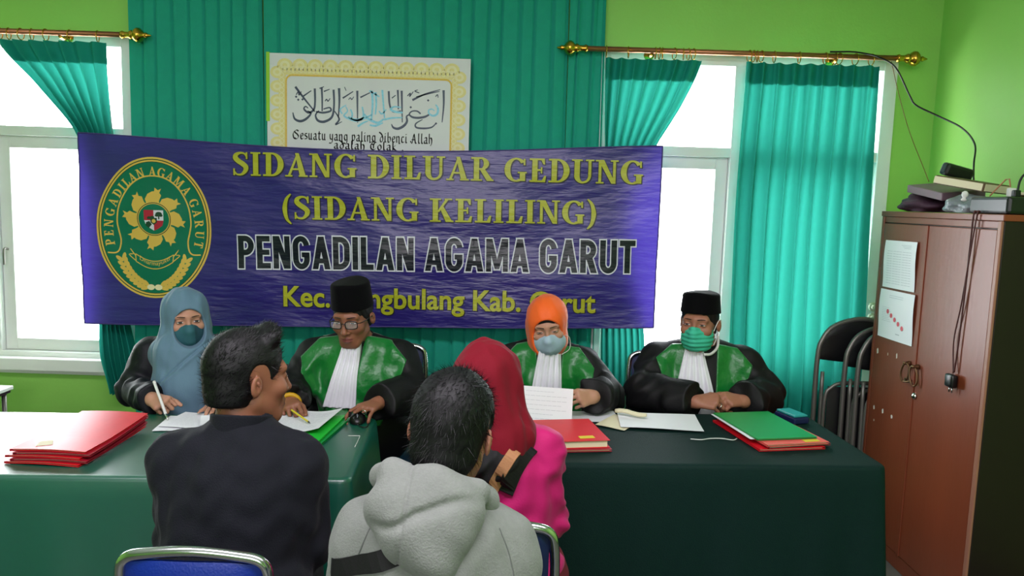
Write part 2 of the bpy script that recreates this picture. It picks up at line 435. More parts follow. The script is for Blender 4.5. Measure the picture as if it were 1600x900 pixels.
# ------------------------------------------------------------------ curtains
def curtain(rows, pleats, amp, y, seed, parent=None, name='curtain', m='curtain', nv=70, per=12, sharp=1.0, lean=0.0):
    rr = random.Random(seed)
    ph = [rr.uniform(-0.5, 0.5) for _ in range(pleats + 2)]
    am = [rr.uniform(0.55, 1.2) for _ in range(pleats + 2)]
    zs = [r_[0] for r_ in rows]
    def at(z, k):
        for i in range(len(rows) - 1):
            if zs[i] >= z >= zs[i + 1]:
                t = (zs[i] - z) / (zs[i] - zs[i + 1])
                def g(n): return rows[max(0, min(len(rows) - 1, n))][k]
                p0, p1, p2, p3 = g(i - 1), g(i), g(i + 1), g(i + 2)
                v = 0.5 * (2 * p1 + (p2 - p0) * t + (2 * p0 - 5 * p1 + 4 * p2 - p3) * t * t + (3 * p1 - p0 - 3 * p2 + p3) * t ** 3)
                return v if k < 3 else lerp(p1, p2, t)
        return rows[-1][k]
    def fn(u, v):
        z = lerp(zs[0], zs[-1], v)
        xl, xr = at(z, 1), at(z, 2)
        yo = at(z, 3) if len(rows[0]) > 3 else 0.0
        q = u * pleats
        i = int(min(q, pleats - 1e-6)); w = q - i
        a = lerp(am[i], am[i + 1], w)
        s = math.sin(2 * math.pi * (q + 0.25 * math.sin(2.3 * v + ph[i]))) 
        s = math.copysign(abs(s) ** sharp, s)
        dens = min(1.6, 0.5 * (rows[0][2] - rows[0][1]) / max(0.05, xr - xl) + 0.5)
        x = lerp(xl, xr, u) + 0.25 * amp * math.cos(2 * math.pi * q + 1.0) * min(1, 6 * u, 6 * (1 - u))
        return (x, y + yo - amp * a * s * dens + 0.004 * math.sin(9 * v + 5 * u), z)
    me = MB().grid(fn, pleats * per, nv).mesh(name, M[m], smooth=True, recalc=False)
    return link(name, me, parent), fn

def hung_curtain(label, rows, pleats, amp, seed, band=True, cat='curtain', group='teal window curtains'):
    o, fn = curtain(rows, pleats, amp, 3.95, seed)
    tag(o, label, cat, group)
    if band:
        h = 0.105 / (rows[0][0] - rows[-1][0])
        MB().grid(lambda u, v: (fn(u, v * h)[0], fn(u, v * h)[1] + 0.005, fn(u, v * h)[2] + 0.000), pleats * 12, 6).build('header_tape', M['curtain'], o, smooth=True, recalc=False)
    return o

hung_curtain('teal curtain drawn aside at the left window, tail behind the blue hijab', [
    (2.312, -2.62, -2.075, 0), (2.1, -2.43, -2.067, 0), (1.875, -2.235, -2.055, 0), (1.6, -2.15, -2.02, 0.01), (1.3, -2.13, -1.99, 0.015), (0.9, -2.135, -1.985, 0.0), (0.72, -2.125, -1.94, -0.02), (0.52, -2.08, -1.93, -0.02)], 7, 0.02, 3)
hung_curtain('teal curtain drawn open at the far left edge', [(2.312, -3.7, -2.95, 0), (1.9, -3.72, -3.2, 0), (0.52, -3.7, -3.45, 0)], 8, 0.022, 4)
hung_curtain('teal curtain drawn aside at the right window, gathered behind the purple banner', [
    (2.314, 0.432, 0.915, 0), (2.1, 0.437, 0.83, 0), (1.9, 0.445, 0.715, 0), (1.6, 0.46, 0.6, 0.01), (1.3, 0.465, 0.6, 0.01), (0.95, 0.465, 0.685, -0.02), (0.58, 0.475, 0.7, -0.04)], 7, 0.02, 5)
hung_curtain('long teal curtain hanging closed over the right half of the right window', [
    (2.314, 1.135, 1.805, 0), (1.6, 1.12, 1.81, 0), (1.0, 1.13, 1.825, 0), (0.6, 1.14, 1.82, -0.02), (0.3, 1.14, 1.80, -0.02)], 9, 0.026, 6)

def backdrop(label, x0, x1, pleats, seed):
    rr = random.Random(seed)
    w = [rr.uniform(0.75, 1.25) for _ in range(pleats)]
    tot = sum(w); cum = [0]
    for q in w: cum.append(cum[-1] + q / tot)
    per = 10; xs = []
    for i in range(pleats):
        for k in range(per):
            t = k / per
            # flat box pleat: broad face then a sharp tuck
            y = -0.024 + 0.016 * (t / 0.86) ** 1.5 if t < 0.86 else 0.016
            xs.append((lerp(cum[i], cum[i + 1], t if t < 0.86 else 0.90 + (t - 0.86) * 0.3), y))
    xs.append((1.0, -0.018))
    n = len(xs) - 1
    def fn(u, v):
        q, y = xs[int(round(u * n))]
        z = lerp(2.99, 0.30, v)
        x = lerp(x0, x1, q) + 0.006 * math.sin(3 * v + 12 * q) + 0.012 * (v - 0.4) * math.sin(40 * q)
        return (x, 4.02 + y * (0.75 + 0.5 * v) + 0.006 * math.sin(17 * q + 4 * v), z)
    me = MB().grid(fn, n, 40).mesh('backdrop_curtain', M['backdrop'], smooth=True, recalc=False)
    o = link('backdrop_curtain', me)
    return tag(o, label, 'curtain', 'pleated backdrop panels between the windows')
backdrop('left pleated teal backdrop panel, beside the left window', -1.985, -1.30, 9, 11)
backdrop('broad pleated teal backdrop panel behind the calligraphy board', -1.30, 0.245, 19, 12)
backdrop('narrow pleated teal backdrop panel beside the right window', 0.245, 0.432, 3, 13)

# ------------------------------------------------------------------ lettering helpers (flat shapes in the plane x, z)
def text_polys(s, bold=0.0, width=1.0):
    """built-in sans lettering -> triangles in units of cap height, starting at x = 0; returns (verts, faces, width)"""
    cu = bpy.data.curves.new('t', 'FONT'); cu.body = s; cu.size = 1.0; cu.offset = bold; cu.resolution_u = 4
    ob = bpy.data.objects.new('t', cu); COL.objects.link(ob)
    bpy.context.view_layer.update()
    me = bpy.data.meshes.new_from_object(ob.evaluated_get(bpy.context.evaluated_depsgraph_get()))
    vs = [(v.co.x, v.co.y) for v in me.vertices]; fs = [tuple(p.vertices) for p in me.polygons]
    bpy.data.objects.remove(ob); bpy.data.curves.remove(cu); bpy.data.meshes.remove(me)
    cap = 0.73
    vs = [(x / cap * width, y / cap) for x, y in vs]
    return vs, fs, max(v[0] for v in vs)

def ringsec(cx, cz, ro, ri, a0, a1, n=18):
    vs = []; fs = []
    for k in range(n + 1):
        a = R(lerp(a0, a1, k / n))
        vs += [(cx + ro[0] * math.cos(a), cz + ro[1] * math.sin(a)), (cx + ri[0] * math.cos(a), cz + ri[1] * math.sin(a))]
    for k in range(n): fs.append((2 * k, 2 * k + 1, 2 * k + 3, 2 * k + 2))
    return vs, fs
def quad(*p): return list(p), [tuple(range(len(p)))]
def rect(x0, z0, x1, z1): return quad((x0, z0), (x1, z0), (x1, z1), (x0, z1))
def ribbon(pts, ws, sub=6):
    P = catmull([Vector((x, 0, z)) for x, z in pts], sub)
    k = len(P); vs = []
    for i, p in enumerate(P):
        t = P[min(i + 1, k - 1)] - P[max(i - 1, 0)]; t.normalize()
        n = Vector((-t.z, 0, t.x))
        q = i / (k - 1) * (len(ws) - 1); a = int(min(q, len(ws) - 2)) if len(ws) > 1 else 0
        w = lerp(ws[a], ws[min(a + 1, len(ws) - 1)], q - a) / 2
        vs += [(p.x + n.x * w, p.z + n.z * w), (p.x - n.x * w, p.z - n.z * w)]
    return vs, [(2 * i, 2 * i + 1, 2 * i + 3, 2 * i + 2) for i in range(k - 1)]
ST, TH, SF = 0.19, 0.075, 0.065
def serif(c, z, w=0.36, up=True): return rect(c - w / 2, z if up else z - SF, c + w / 2, z + SF if up else z)
def stem(c, w=ST, z0=0, z1=1): return rect(c - w / 2, z0, c + w / 2, z1)
G = {}
G['I'] = ([stem(.2), serif(.2, 0), serif(.2, 1, up=False)], .4)
G['D'] = ([stem(.22), rect(.02, 0, .36, SF + .01), rect(.02, 1 - SF - .01, .36, 1), ringsec(.34, .5, (.43, .5), (.22, .425), -90, 90)], .79)
G['L'] = ([stem(.22), serif(.22, 1, .4, False), rect(.03, 0, .58, TH), quad((.58, 0), (.62, .3), (.55, .3), (.46, TH))], .63)
G['U'] = ([stem(.2, ST, .3, 1), serif(.2, 1, .38, False), stem(.66, TH + .03, .3, 1), serif(.66, 1, .3, False), ringsec(.405, .32, (.305, .335), (.11, .25), 180, 270), ringsec(.405, .32, (.305, .335), (.205, .25), 270, 360)], .82)
G['A'] = ([quad((.07, 0), (.165, 0), (.45, .93), (.40, 1)), quad((.52, 0), (.74, 0), (.47, 1), (.34, 1)), rect(.19, .28, .62, .28 + TH), serif(.12, 0, .26), serif(.64, 0, .32)], .8)
G['N'] = ([stem(.16, TH + .025), stem(.68, TH + .025), quad((.09, 1), (.30, 1), (.73, .0), (.58, 0)), serif(.14, 1, .28, False), serif(.16, 0, .28), serif(.68, 1, .28, False)], .84)
G['G'] = ([ringsec(.44, .5, (.42, .51), (.21, .435), 40, 180), ringsec(.44, .5, (.42, .51), (.21, .435), 180, 300), stem(.67, ST, .03, .42), rect(.5, .42 - SF, .82, .42), quad((.62, .03), (.56, .09), (.5, .12), (.5, .0)), stem(.735, .06, .70, .97)], .84)
G['S'] = ([ribbon([(.52, .80), (.45, .93), (.30, .96), (.15, .88), (.13, .74), (.24, .61), (.38, .5), (.49, .37), (.47, .2), (.33, .05), (.16, .06), (.07, .2)], [.05, .07, .09, .15, .19, .2, .2, .19, .15, .09, .07, .05], 5), stem(.525, .06, .70, .99), stem(.07, .06, .01, .30)], .6)
G['R'] = ([stem(.22), serif(.22, 0, .4), rect(.03, 1 - SF - .01, .4, 1), rect(.25, .46, .42, .46 + TH), ringsec(.38, .73, (.29, .27), (.1, .2), -90, 90), quad((.34, .48), (.52, .5), (.83, 0), (.6, 0)), serif(.76, 0, .16)], .84)
G['P'] = ([stem(.22), serif(.22, 0, .4), rect(.03, 1 - SF - .01, .4, 1), rect(.25, .42, .42, .42 + TH), ringsec(.38, .71, (.30, .29), (.1, .22), -90, 90)], .7)
G['E'] = ([stem(.22), rect(.03, 0, .6, TH), rect(.03, 1 - TH, .57, 1), rect(.25, .47, .47, .47 + TH), quad((.6, 0), (.63, .27), (.57, .27), (.48, TH)), quad((.57, 1), (.58, .75), (.525, .75), (.45, 1 - TH)), stem(.46, .055, .37, .64)], .65)
G['K'] = ([stem(.22), serif(.22, 0, .4), serif(.22, 1, .4, False), quad((.28, .42), (.36, .42), (.72, 1), (.6, 1)), quad((.38, .6), (.5, .68), (.84, 0), (.6, 0)), serif(.68, 1, .26, False), serif(.74, 0, .26)], .86)
G['M'] = ([stem(.14, TH + .02), stem(.8, ST), quad((.08, 1), (.3, 1), (.52, .05), (.42, .05)), quad((.42, .05), (.5, .05), (.8, 1), (.72, 1)), serif(.12, 0, .26), serif(.8, 0, .36), serif(.15, 1, .26, False), serif(.82, 1, .28, False)], 1.0)
G['T'] = ([stem(.34), rect(.05, 1 - TH, .63, 1), serif(.34, 0, .36), quad((.05, 1), (.02, .74), (.08, .74), (.16, 1 - TH)), quad((.63, 1), (.66, .74), (.6, .74), (.52, 1 - TH))], .68)
G['('] = ([ribbon([(.36, 1.08), (.2, .85), (.13, .45), (.2, .02), (.36, -.2)], [.05, .12, .17, .12, .05])], .4)
G[')'] = ([ribbon([(.04, 1.08), (.2, .85), (.27, .45), (.2, .02), (.04, -.2)], [.05, .12, .17, .12, .05])], .4)
def serif_polys(s, gap=0.05, space=0.32):
    vs = []; fs = []; x = 0
    for ch in s:
        if ch == ' ': x += space; continue
        polys, w = G[ch]
        for pv, pf in polys:
            b0 = len(vs); vs += [(px + x, pz) for px, pz in pv]; fs += [tuple(b0 + i for i in q) for q in pf]
        x += w + gap
    return vs, fs, x - gap

def flat_mesh(layers, name, mats, surf, parent, cell=0.025):
    """layers: list of (verts2d, faces, material index, lift). surf(x, z, lift) -> 3-D point"""
    bm = bmesh.new()
    for vs, fs, mi, lift in layers:
        bv = [bm.verts.new((x, lift, z)) for x, z in vs]
        for q in fs:
            try: bm.faces.new([bv[i] for i in q]).material_index = mi
            except ValueError: pass
    bmesh.ops.triangulate(bm, faces=[f for f in bm.faces if len(f.verts) > 4])
    for _ in range(4):
        ed = [e for e in bm.edges if e.calc_length() > cell]
        if not ed: break
        bmesh.ops.subdivide_edges(bm, edges=ed, cuts=1)
        bmesh.ops.triangulate(bm, faces=[f for f in bm.faces if len(f.verts) > 4])
    for f in bm.faces:
        f.normal_update()
        if f.normal.y > 0: f.normal_flip()
    for v in bm.verts: v.co = Vector(surf(v.co.x, v.co.z, v.co.y))
    me = bpy.data.meshes.new(name); bm.to_mesh(me); bm.free()
    for m_ in (mats if isinstance(mats, (list, tuple)) else [mats]): me.materials.append(m_)
    for p in me.polygons: p.use_smooth = True
    return link(name, me, parent)

def place(poly, p0, p1, cap):
    """map a line of lettering onto the baseline p0 -> p1, its letters cap tall"""
    vs, fs, w = poly
    dx, dz = p1[0] - p0[0], p1[1] - p0[1]; ln = math.hypot(dx, dz)
    ux, uz = dx / ln, dz / ln; sx = ln / w
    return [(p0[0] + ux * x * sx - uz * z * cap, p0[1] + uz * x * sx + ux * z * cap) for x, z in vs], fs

# ------------------------------------------------------------------ the court banner
BX0, BX1 = -2.179, 0.725
def banner_y(x, z):
    return (3.858 + 0.007 * math.sin(2.6 * x + 4.0 * z) + 0.004 * math.sin(7.1 * x - 9.0 * z + 1.0) + 0.0022 * math.sin(3.0 * x + 24.0 * z)
            + 0.002 * math.sin(17 * x + 7 * z))
def banner_pt(u, v):
    zt = lerp(1.857, 1.881, u) - 0.057 * math.sin(math.pi * u) ** 1.3
    zb = lerp(0.901, 0.970, u) - 0.008 * math.sin(math.pi * u)
    x = lerp(BX0, BX1, u) + 0.010 * v * (1 - u)
    z = lerp(zt, zb, v)
    return (x, banner_y(x, z), z)
ban = MB().grid(banner_pt, 150, 50).build('court_banner', M['banner'], smooth=True, recalc=False)
tag(ban, 'purple court banner with yellow lettering and a green oval emblem', 'banner')
def on_banner(x, z, lift): return (x, banner_y(x, z) - 0.0012 - lift, z)
hem = MB()
for side in range(4):
    pts = [banner_pt(*((t, 0) if side == 0 else (1, t) if side == 1 else (1 - t, 1) if side == 2 else (0, 1 - t))) for t in [k / 60 for k in range(61)]]
    hem.tube(pts, 0.0035, n=6)
hem.build('hem', mat('purple_hem', (66, 56, 120), 0.5), ban, smooth=True)
L1 = serif_polys('SIDANG DILUAR GEDUNG'); L2 = serif_polys('(SIDANG KELILING)')
def words(lay, mats, gap=.022, surf=None, par=None, name='lettering', cell=.025):
    """one part for each printed word: faces are sorted into words by the blank columns between them"""
    iv = []
    for vs, fs, mi, lift in lay:
        for q in fs: iv.append((min(vs[i][0] for i in q), max(vs[i][0] for i in q)))
    iv.sort(); gr = [list(iv[0])]
    for a, b_ in iv[1:]:
        if a > gr[-1][1] + gap: gr.append([a, b_])
        else: gr[-1][1] = max(gr[-1][1], b_)
    for g0, g1 in gr:
        sub_ = []
        for vs, fs, mi, lift in lay:
            keep = [q for q in fs if g0 - 1e-6 <= min(vs[i][0] for i in q) <= g1 + 1e-6]
            used = sorted({i for q in keep for i in q}); mp = {i: k for k, i in enumerate(used)}
            sub_.append(([vs[i] for i in used], [tuple(mp[i] for i in q) for q in keep], mi, lift))
        flat_mesh(sub_, name, mats, surf or on_banner, par or ban, cell)
def lines(poly, p0, p1, cap, name, mats, edge):
    vs, fs = place(poly, p0, p1, cap)
    lay = [([(x + dx, z + dz) for x, z in vs], fs, 1, 0.0004) for dx, dz in edge] + [(vs, fs, 0, 0.0010)]
    words(lay, mats)
ys = [M['banner_yellow'], M['banner_shadow']]
lines(L1, (-1.41, 1.671), (0.637, 1.690), 0.116, 'lettering', ys, [(0.006, -0.005), (-0.003, -0.004)])
lines(L2, (-1.165, 1.462), (0.416, 1.484), 0.116, 'lettering', ys, [(0.006, -0.005), (-0.003, -0.004)])
def grow_poly(p, g):
    if not g: return p
    n = len(p); area_ = sum(p[i][0] * p[(i + 1) % n][1] - p[(i + 1) % n][0] * p[i][1] for i in range(n))
    sg = 1 if area_ > 0 else -1; out = []
    for i in range(n):
        a, b_, c = Vector(p[i - 1]), Vector(p[i]), Vector(p[(i + 1) % n])
        e0 = (b_ - a).normalized(); e1 = (c - b_).normalized()
        n0 = Vector((e0.y, -e0.x)) * sg; n1 = Vector((e1.y, -e1.x)) * sg
        k = (n0 + n1) / max(.35, 1 + n0.dot(n1))
        out.append(tuple(b_ + k * g))
    return out
def sans(ch, g):
    """bold condensed capitals; g fattens every stroke for the outline"""
    Q = lambda *p: (grow_poly(list(p), g), [tuple(range(len(p)))])
    B = lambda x0, z0, x1, z1: Q((x0, z0), (x1, z0), (x1, z1), (x0, z1))
    A = lambda cx, cz, ro, ri, a0, a1: ringsec(cx, cz, (ro[0] + g, ro[1] + g), (max(.01, ri[0] - g), max(.01, ri[1] - g)), a0, a1, 14)
    P_ = [B(0, 0, .2, 1), B(.1, .83, .27, 1), B(.1, .40, .27, .57), A(.25, .70, (.31, .30), (.11, .13), -90, 90)]
    T_ = {'P': (P_, .56), 'E': ([B(0, 0, .2, 1), B(.1, .83, .47, 1), B(.1, .42, .44, .58), B(.1, 0, .48, .17)], .48),
     'N': ([B(0, 0, .19, 1), B(.41, 0, .60, 1), Q((.02, 1), (.23, 1), (.58, 0), (.37, 0))], .6),
     'G': ([A(.3, .69, (.3, .32), (.1, .15), 8, 180), A(.3, .31, (.3, .32), (.1, .15), 180, 360), B(0, .29, .2, .71), B(.4, .28, .6, .5), B(.32, .36, .6, .51)], .6),
     'A': ([Q((0, 0), (.2, 0), (.42, 1), (.22, 1)), Q((.44, 0), (.64, 0), (.42, 1), (.22, 1)), B(.15, .18, .49, .33)], .64),
     'D': ([B(0, 0, .2, 1), B(.1, 0, .27, .17), B(.1, .83, .27, 1), A(.25, .66, (.35, .34), (.15, .17), 0, 90), A(.25, .34, (.35, .34), (.15, .17), -90, 0), B(.40, .33, .60, .67)], .6),
     'I': ([B(0, 0, .2, 1)], .2), 'L': ([B(0, 0, .2, 1), B(.1, 0, .46, .17)], .46),
     'M': ([B(0, 0, .18, 1), B(.6, 0, .78, 1), Q((.02, 1), (.22, 1), (.47, .08), (.31, .08)), Q((.56, 1), (.76, 1), (.47, .08), (.31, .08))], .78),
     'R': (P_ + [Q((.2, .46), (.42, .5), (.60, 0), (.38, 0))], .6),
     'U': ([B(0, .28, .2, 1), B(.4, .28, .6, 1), A(.3, .3, (.3, .31), (.1, .14), 180, 360)], .6), 'T': ([B(.18, 0, .38, 1), B(0, .83, .56, 1)], .56)}
    return T_[ch]
def sans_polys(s, g=0.0, gap=.10, space=.30):
    vs = []; fs = []; x = 0
    for ch in s:
        if ch == ' ': x += space; continue
        polys, w = sans(ch, g)
        for pv, pf in polys:
            b0 = len(vs); vs += [(px + x, pz) for px, pz in pv]; fs += [tuple(b0 + i for i in q) for q in pf]
        x += w + gap
    return vs, fs, x - gap
t3 = sans_polys('PENGADILAN AGAMA GARUT'); t3o = sans_polys('PENGADILAN AGAMA GARUT', .042)
words([(*place(t3o, (-1.382, 1.207), (0.616, 1.244), 0.165), 1, 0.0004), (*place(t3, (-1.382, 1.207), (0.616, 1.244), 0.165), 0, 0.0010)], [M['banner_black'], M['banner_white']])
t4 = text_polys('Kec. Bungbulang Kab. Garut', 0.022)
lines(t4, (-1.166, 1.022), (0.426, 1.039), 0.106, 'lettering', ys, [(0.005, -0.004), (-0.003, -0.003)])

# oval emblem: measured in units of the drawing, laid on the cloth
EC = (-1.806, 1.396)
def e2(px, pz): return (EC[0] + px * 0.003215, EC[1] + pz * 0.00321)
def eoval(rx, rz, n=72): return [(rx * math.cos(2 * math.pi * k / n), rz * math.sin(2 * math.pi * k / n)) for k in range(n)]
LAY = []
def em(vs, fs, mi, lift): LAY.append(([e2(*p) for p in vs], fs, mi, lift))
def edisc(rx, rz, mi, lift, c=(0, 0)):
    o = [(c[0] + x, c[1] + z) for x, z in eoval(rx, rz)]
    em(o + [c], [(k, (k + 1) % 72, 72) for k in range(72)], mi, lift)
edisc(89, 110, 1, .0004); edisc(86, 107, 3, .0007); edisc(84.5, 105.5, 1, .0010); edisc(82, 103, 3, .0013); edisc(81, 102, 0, .0016)
arch = [(-72, -40), (-60, -40), (-54, -34), (-52, -20), (-55, -5), (-57, 12), (-52, 38), (-38, 63), (-20, 77), (0, 81), (20, 77), (38, 63), (52, 38), (57, 12), (55, -5), (52, -20), (54, -34), (60, -40), (72, -40)]
em(*ribbon(arch, [2.2], 6), 1, .0020)
# words round the oval
word = 'PENGADILAN AGAMA GARUT'
tot = serif_polys(word)[2]
def arcpos(s):   # s in 0..1 from lower left over the top to lower right; text baseline ellipse
    a = R(lerp(198, -18, s)); return (63.5 * math.cos(a), 84 * math.sin(a) - 3)
x = 0.0
for ch in word:
    if ch == ' ': x += 0.32; continue
    polys, w = G[ch]
    s = (x + w / 2) / tot
    p = arcpos(s); q0 = arcpos(s - 0.01); q1 = arcpos(s + 0.01)
    tx, tz = q1[0] - q0[0], q1[1] - q0[1]; ln = math.hypot(tx, tz); tx /= ln; tz /= ln
    for pv, pf in polys:
        em([(p[0] + ((a - w / 2) * 14.5) * tx - tz * b_ * 14, p[1] + ((a - w / 2) * 14.5) * tz + tx * b_ * 14) for a, b_ in pv], pf, 1, .0020)
    x += w + 0.05
# eight flames round the disc
for k in range(8):
    a = R(90 - 45 * k); ca, sa = math.cos(a), math.sin(a)
    tooth = [(22, -10), (31, -13), (39, -9), (43, -2), (43.5, 3), (49, 2), (45, 7), (47.5, 12), (41, 9), (37, 12), (30, 9), (24, 8)]
    pts = [(r_ * ca - t_ * sa, 14 + r_ * sa + t_ * ca) for r_, t_ in [(p_[0], -p_[1]) for p_ in tooth]]
    em(pts + [(30 * ca, 14 + 30 * sa)], [(i, (i + 1) % 12, 12) for i in range(12)], 1, .0022)
edisc(27.5, 27.5, 1, .0025, (0, 14)); edisc(26, 26, 3, .0028, (0, 14)); edisc(24.8, 24.8, 1, .0031, (0, 14)); edisc(23.6, 23.6, 0, .0034, (0, 14))
sh = [(-15, 28), (0, 28), (0, 12), (-15, 12)]
em(*quad((-15, 28), (0, 28), (0, 12), (-15, 12)), 2, .0038); em(*quad((0, 28), (15, 28), (15, 12), (0, 12)), 4, .0038)
em(*quad((-15, 12), (0, 12), (0, -4), (-5, -1), (-12, 4)), 4, .0038); em(*quad((0, 12), (15, 12), (13, 4), (6, -1), (0, -4)), 2, .0038)
for c, r_ in (((8, 22), 5), ((5, 20), 3), ((11, 20), 3), ((-7, 16), 3.2), ((-2, 17), 3)): edisc(r_, r_ * 0.7, 3, .0041, c)
em(*rect(7, 14, 9, 20), 3, .0041); em(*rect(-10, 14, -3, 16), 3, .0041)
em(*quad((-12, 9), (-7, 11), (-3, 6), (-8, 0), (-13, 4)), 3, .0041); em(*quad((-5, 16), (5, 16), (5, 9), (0, 5), (-5, 9)), 3, .0043)
edisc(3, 3, 1, .0046, (0, 11))
# ribbon scroll
up = [(-30, -41), (-15, -49), (0, -52), (15, -49), (30, -41)]; dn = [(x_ * 0.96, z_ - 12) for x_, z_ in up]
em(*ribbon(up, [1.3]), 1, .0021); em(*ribbon(dn, [1.3]), 1, .0021)
for s in (-1, 1):
    em(*ribbon([(s * 30, -41), (s * 29, -53)], [1.3]), 1, .0021)
    em(*ribbon([(s * 29, -45), (s * 38, -33), (s * 33, -41), (s * 40, -42), (s * 29, -52)], [1.3], 3), 1, .0021)
wd, wf, ww = text_polys('Dharmayukti', 0.0)
em([((q[0] / ww - .5) * 48, -58.5 + 8 * ((q[0] / ww - .5) * 2) ** 2 * 1.15 + q[1] * 7) for q in wd], wf, 1, .0021)
# garland of rice and cotton
for s in (-1, 1):
    for k in range(9):
        t = k / 8
        a = R(lerp(255, 204, t)) if s < 0 else R(lerp(285, 336, t))
        p = (56 * math.cos(a), 78 * math.sin(a) - 16)
        for off, rot in ((-4.2, 0.6), (3.2, -0.5)):
            ta = a + math.pi / 2 * (-s if True else s) + rot * s
            c = (p[0] + math.cos(a) * off, p[1] + math.sin(a) * off)
            lf = [(7.0 * math.cos(w_) , 3.0 * math.sin(w_)) for w_ in [2 * math.pi * j / 12 for j in range(12)]]
            em([(c[0] + x_ * math.cos(ta) - z_ * math.sin(ta), c[1] + x_ * math.sin(ta) + z_ * math.cos(ta)) for x_, z_ in lf], [tuple(range(12))], 1, .0022)
edisc(6, 4.5, 5, .0024, (-6, -93)); edisc(6, 4.5, 5, .0024, (6, -93))
flat_mesh(LAY, 'emblem', [M['emblem_green'], M['emblem_gold'], M['emblem_red'], M['emblem_dark'], M['banner_white'], M['lace_light']], on_banner, ban)

# ------------------------------------------------------------------ calligraphy board
cb = MB().box((-1.262, 3.945, 1.565), (-0.242, 3.957, 2.286)).build('calligraphy_board', M['board'], bevel=0.001)
tag(cb, 'white calligraphy board with yellow lace border hung above the banner', 'calligraphy')
MB().box((-1.266, 3.943, 1.95), (-1.249, 3.958, 2.29)).build('edge_strip', M['lime_edge'], cb)
def bz(x, y): return (-1.3175 + .000738 * x - .000016 * y, 2.3515 + .000023 * x - .000737 * y)
def on_board(x, z, lift): return (x, 3.9445 - lift, z)
LB = []
bx0, bx1, bt, bb = -1.222, -0.285, 2.240, 1.60     # lace band
def scallop_edge(x0, z0, x1, z1, out, n):
    for k in range(n):
        t = (k + 0.5) / n; cx, cz = lerp(x0, x1, t), lerp(z0, z1, t)
        r_ = math.hypot(x1 - x0, z1 - z0) / n * 0.52
        vs = [(cx + r_ * math.cos(a), cz + r_ * 0.85 * math.sin(a)) for a in [2 * math.pi * j / 16 for j in range(16)]]
        LB.append((vs, [tuple(range(16))], 0, .0006))
        vs = [(cx + r_ * .62 * math.cos(a), cz + r_ * .55 * math.sin(a)) for a in [2 * math.pi * j / 16 for j in range(16)]]
        LB.append((vs, [tuple(range(16))], 1, .0012))
        vs = [(cx + r_ * .3 * math.cos(a), cz + r_ * .26 * math.sin(a)) for a in [2 * math.pi * j / 10 for j in range(10)]]
        LB.append((vs, [tuple(range(10))], 0, .0016))
ix0, ix1, it = -1.166, -0.335, 2.180
scallop_edge(bx0 + .012, bt - .012, bx1 - .012, bt - .012, 1, 12)
scallop_edge(bx0 + .012, bt - .012, bx0 + .012, bb, -1, 9)
scallop_edge(bx1 - .012, bt - .012, bx1 - .012, bb, -1, 9)
LB.append((*rect(bx0 + .015, it - .005, bx1 - .015, bt - .018), 0, .0009)); LB.append((*rect(bx0 + .018, bb, ix0 + .004, it - .005), 0, .0009)); LB.append((*rect(ix1 - .004, bb, bx1 - .018, it - .005), 0, .0009))
for k in range(44):   # fine lacework
    t = k / 43; cx = lerp(bx0 + .03, bx1 - .03, t)
    LB.append((*ringsec(cx, it + .028, (.012, .017), (.0085, .0125), 0, 360, 12), 1, .0019))
for k in range(24):
    cz = lerp(bb, it, k / 23)
    for cx in (bx0 + .034, bx1 - .034): LB.append((*ringsec(cx, cz, (.013, .013), (.009, .009), 0, 360, 12), 1, .0019))
LB.append((*rect(ix0, bb, ix1, it), 2, .0012))
flat_mesh(LB, 'lace_border', [M['lace'], M['lace_light'], M['board']], on_board, cb, 0.2)
rc = .03
fr = [(ix0, bb)] + [(ix0, it - rc)] + [(ix0 + rc - rc * math.cos(a), it - rc + rc * math.sin(a)) for a in (.4, .8, 1.2)] + [(ix0 + rc, it), (ix1 - rc, it)] + [(ix1 - rc + rc * math.sin(a), it - rc + rc * math.cos(a)) for a in (.4, .8, 1.2)] + [(ix1, it - rc), (ix1, bb)]
gv = []
for i, p in enumerate(fr):
    a = fr[max(i - 1, 0)]; c = fr[min(i + 1, len(fr) - 1)]; d = Vector((c[0] - a[0], c[1] - a[1])).normalized()
    gv += [(p[0] - d.y * .0045, p[1] + d.x * .0045), (p[0] + d.y * .0045, p[1] - d.x * .0045)]
flat_mesh([(gv, [(2 * i, 2 * i + 1, 2 * i + 3, 2 * i + 2) for i in range(len(fr) - 1)], 0, .0022)], 'gold_line', [M['glitter_gold']], on_board, cb, 0.3)
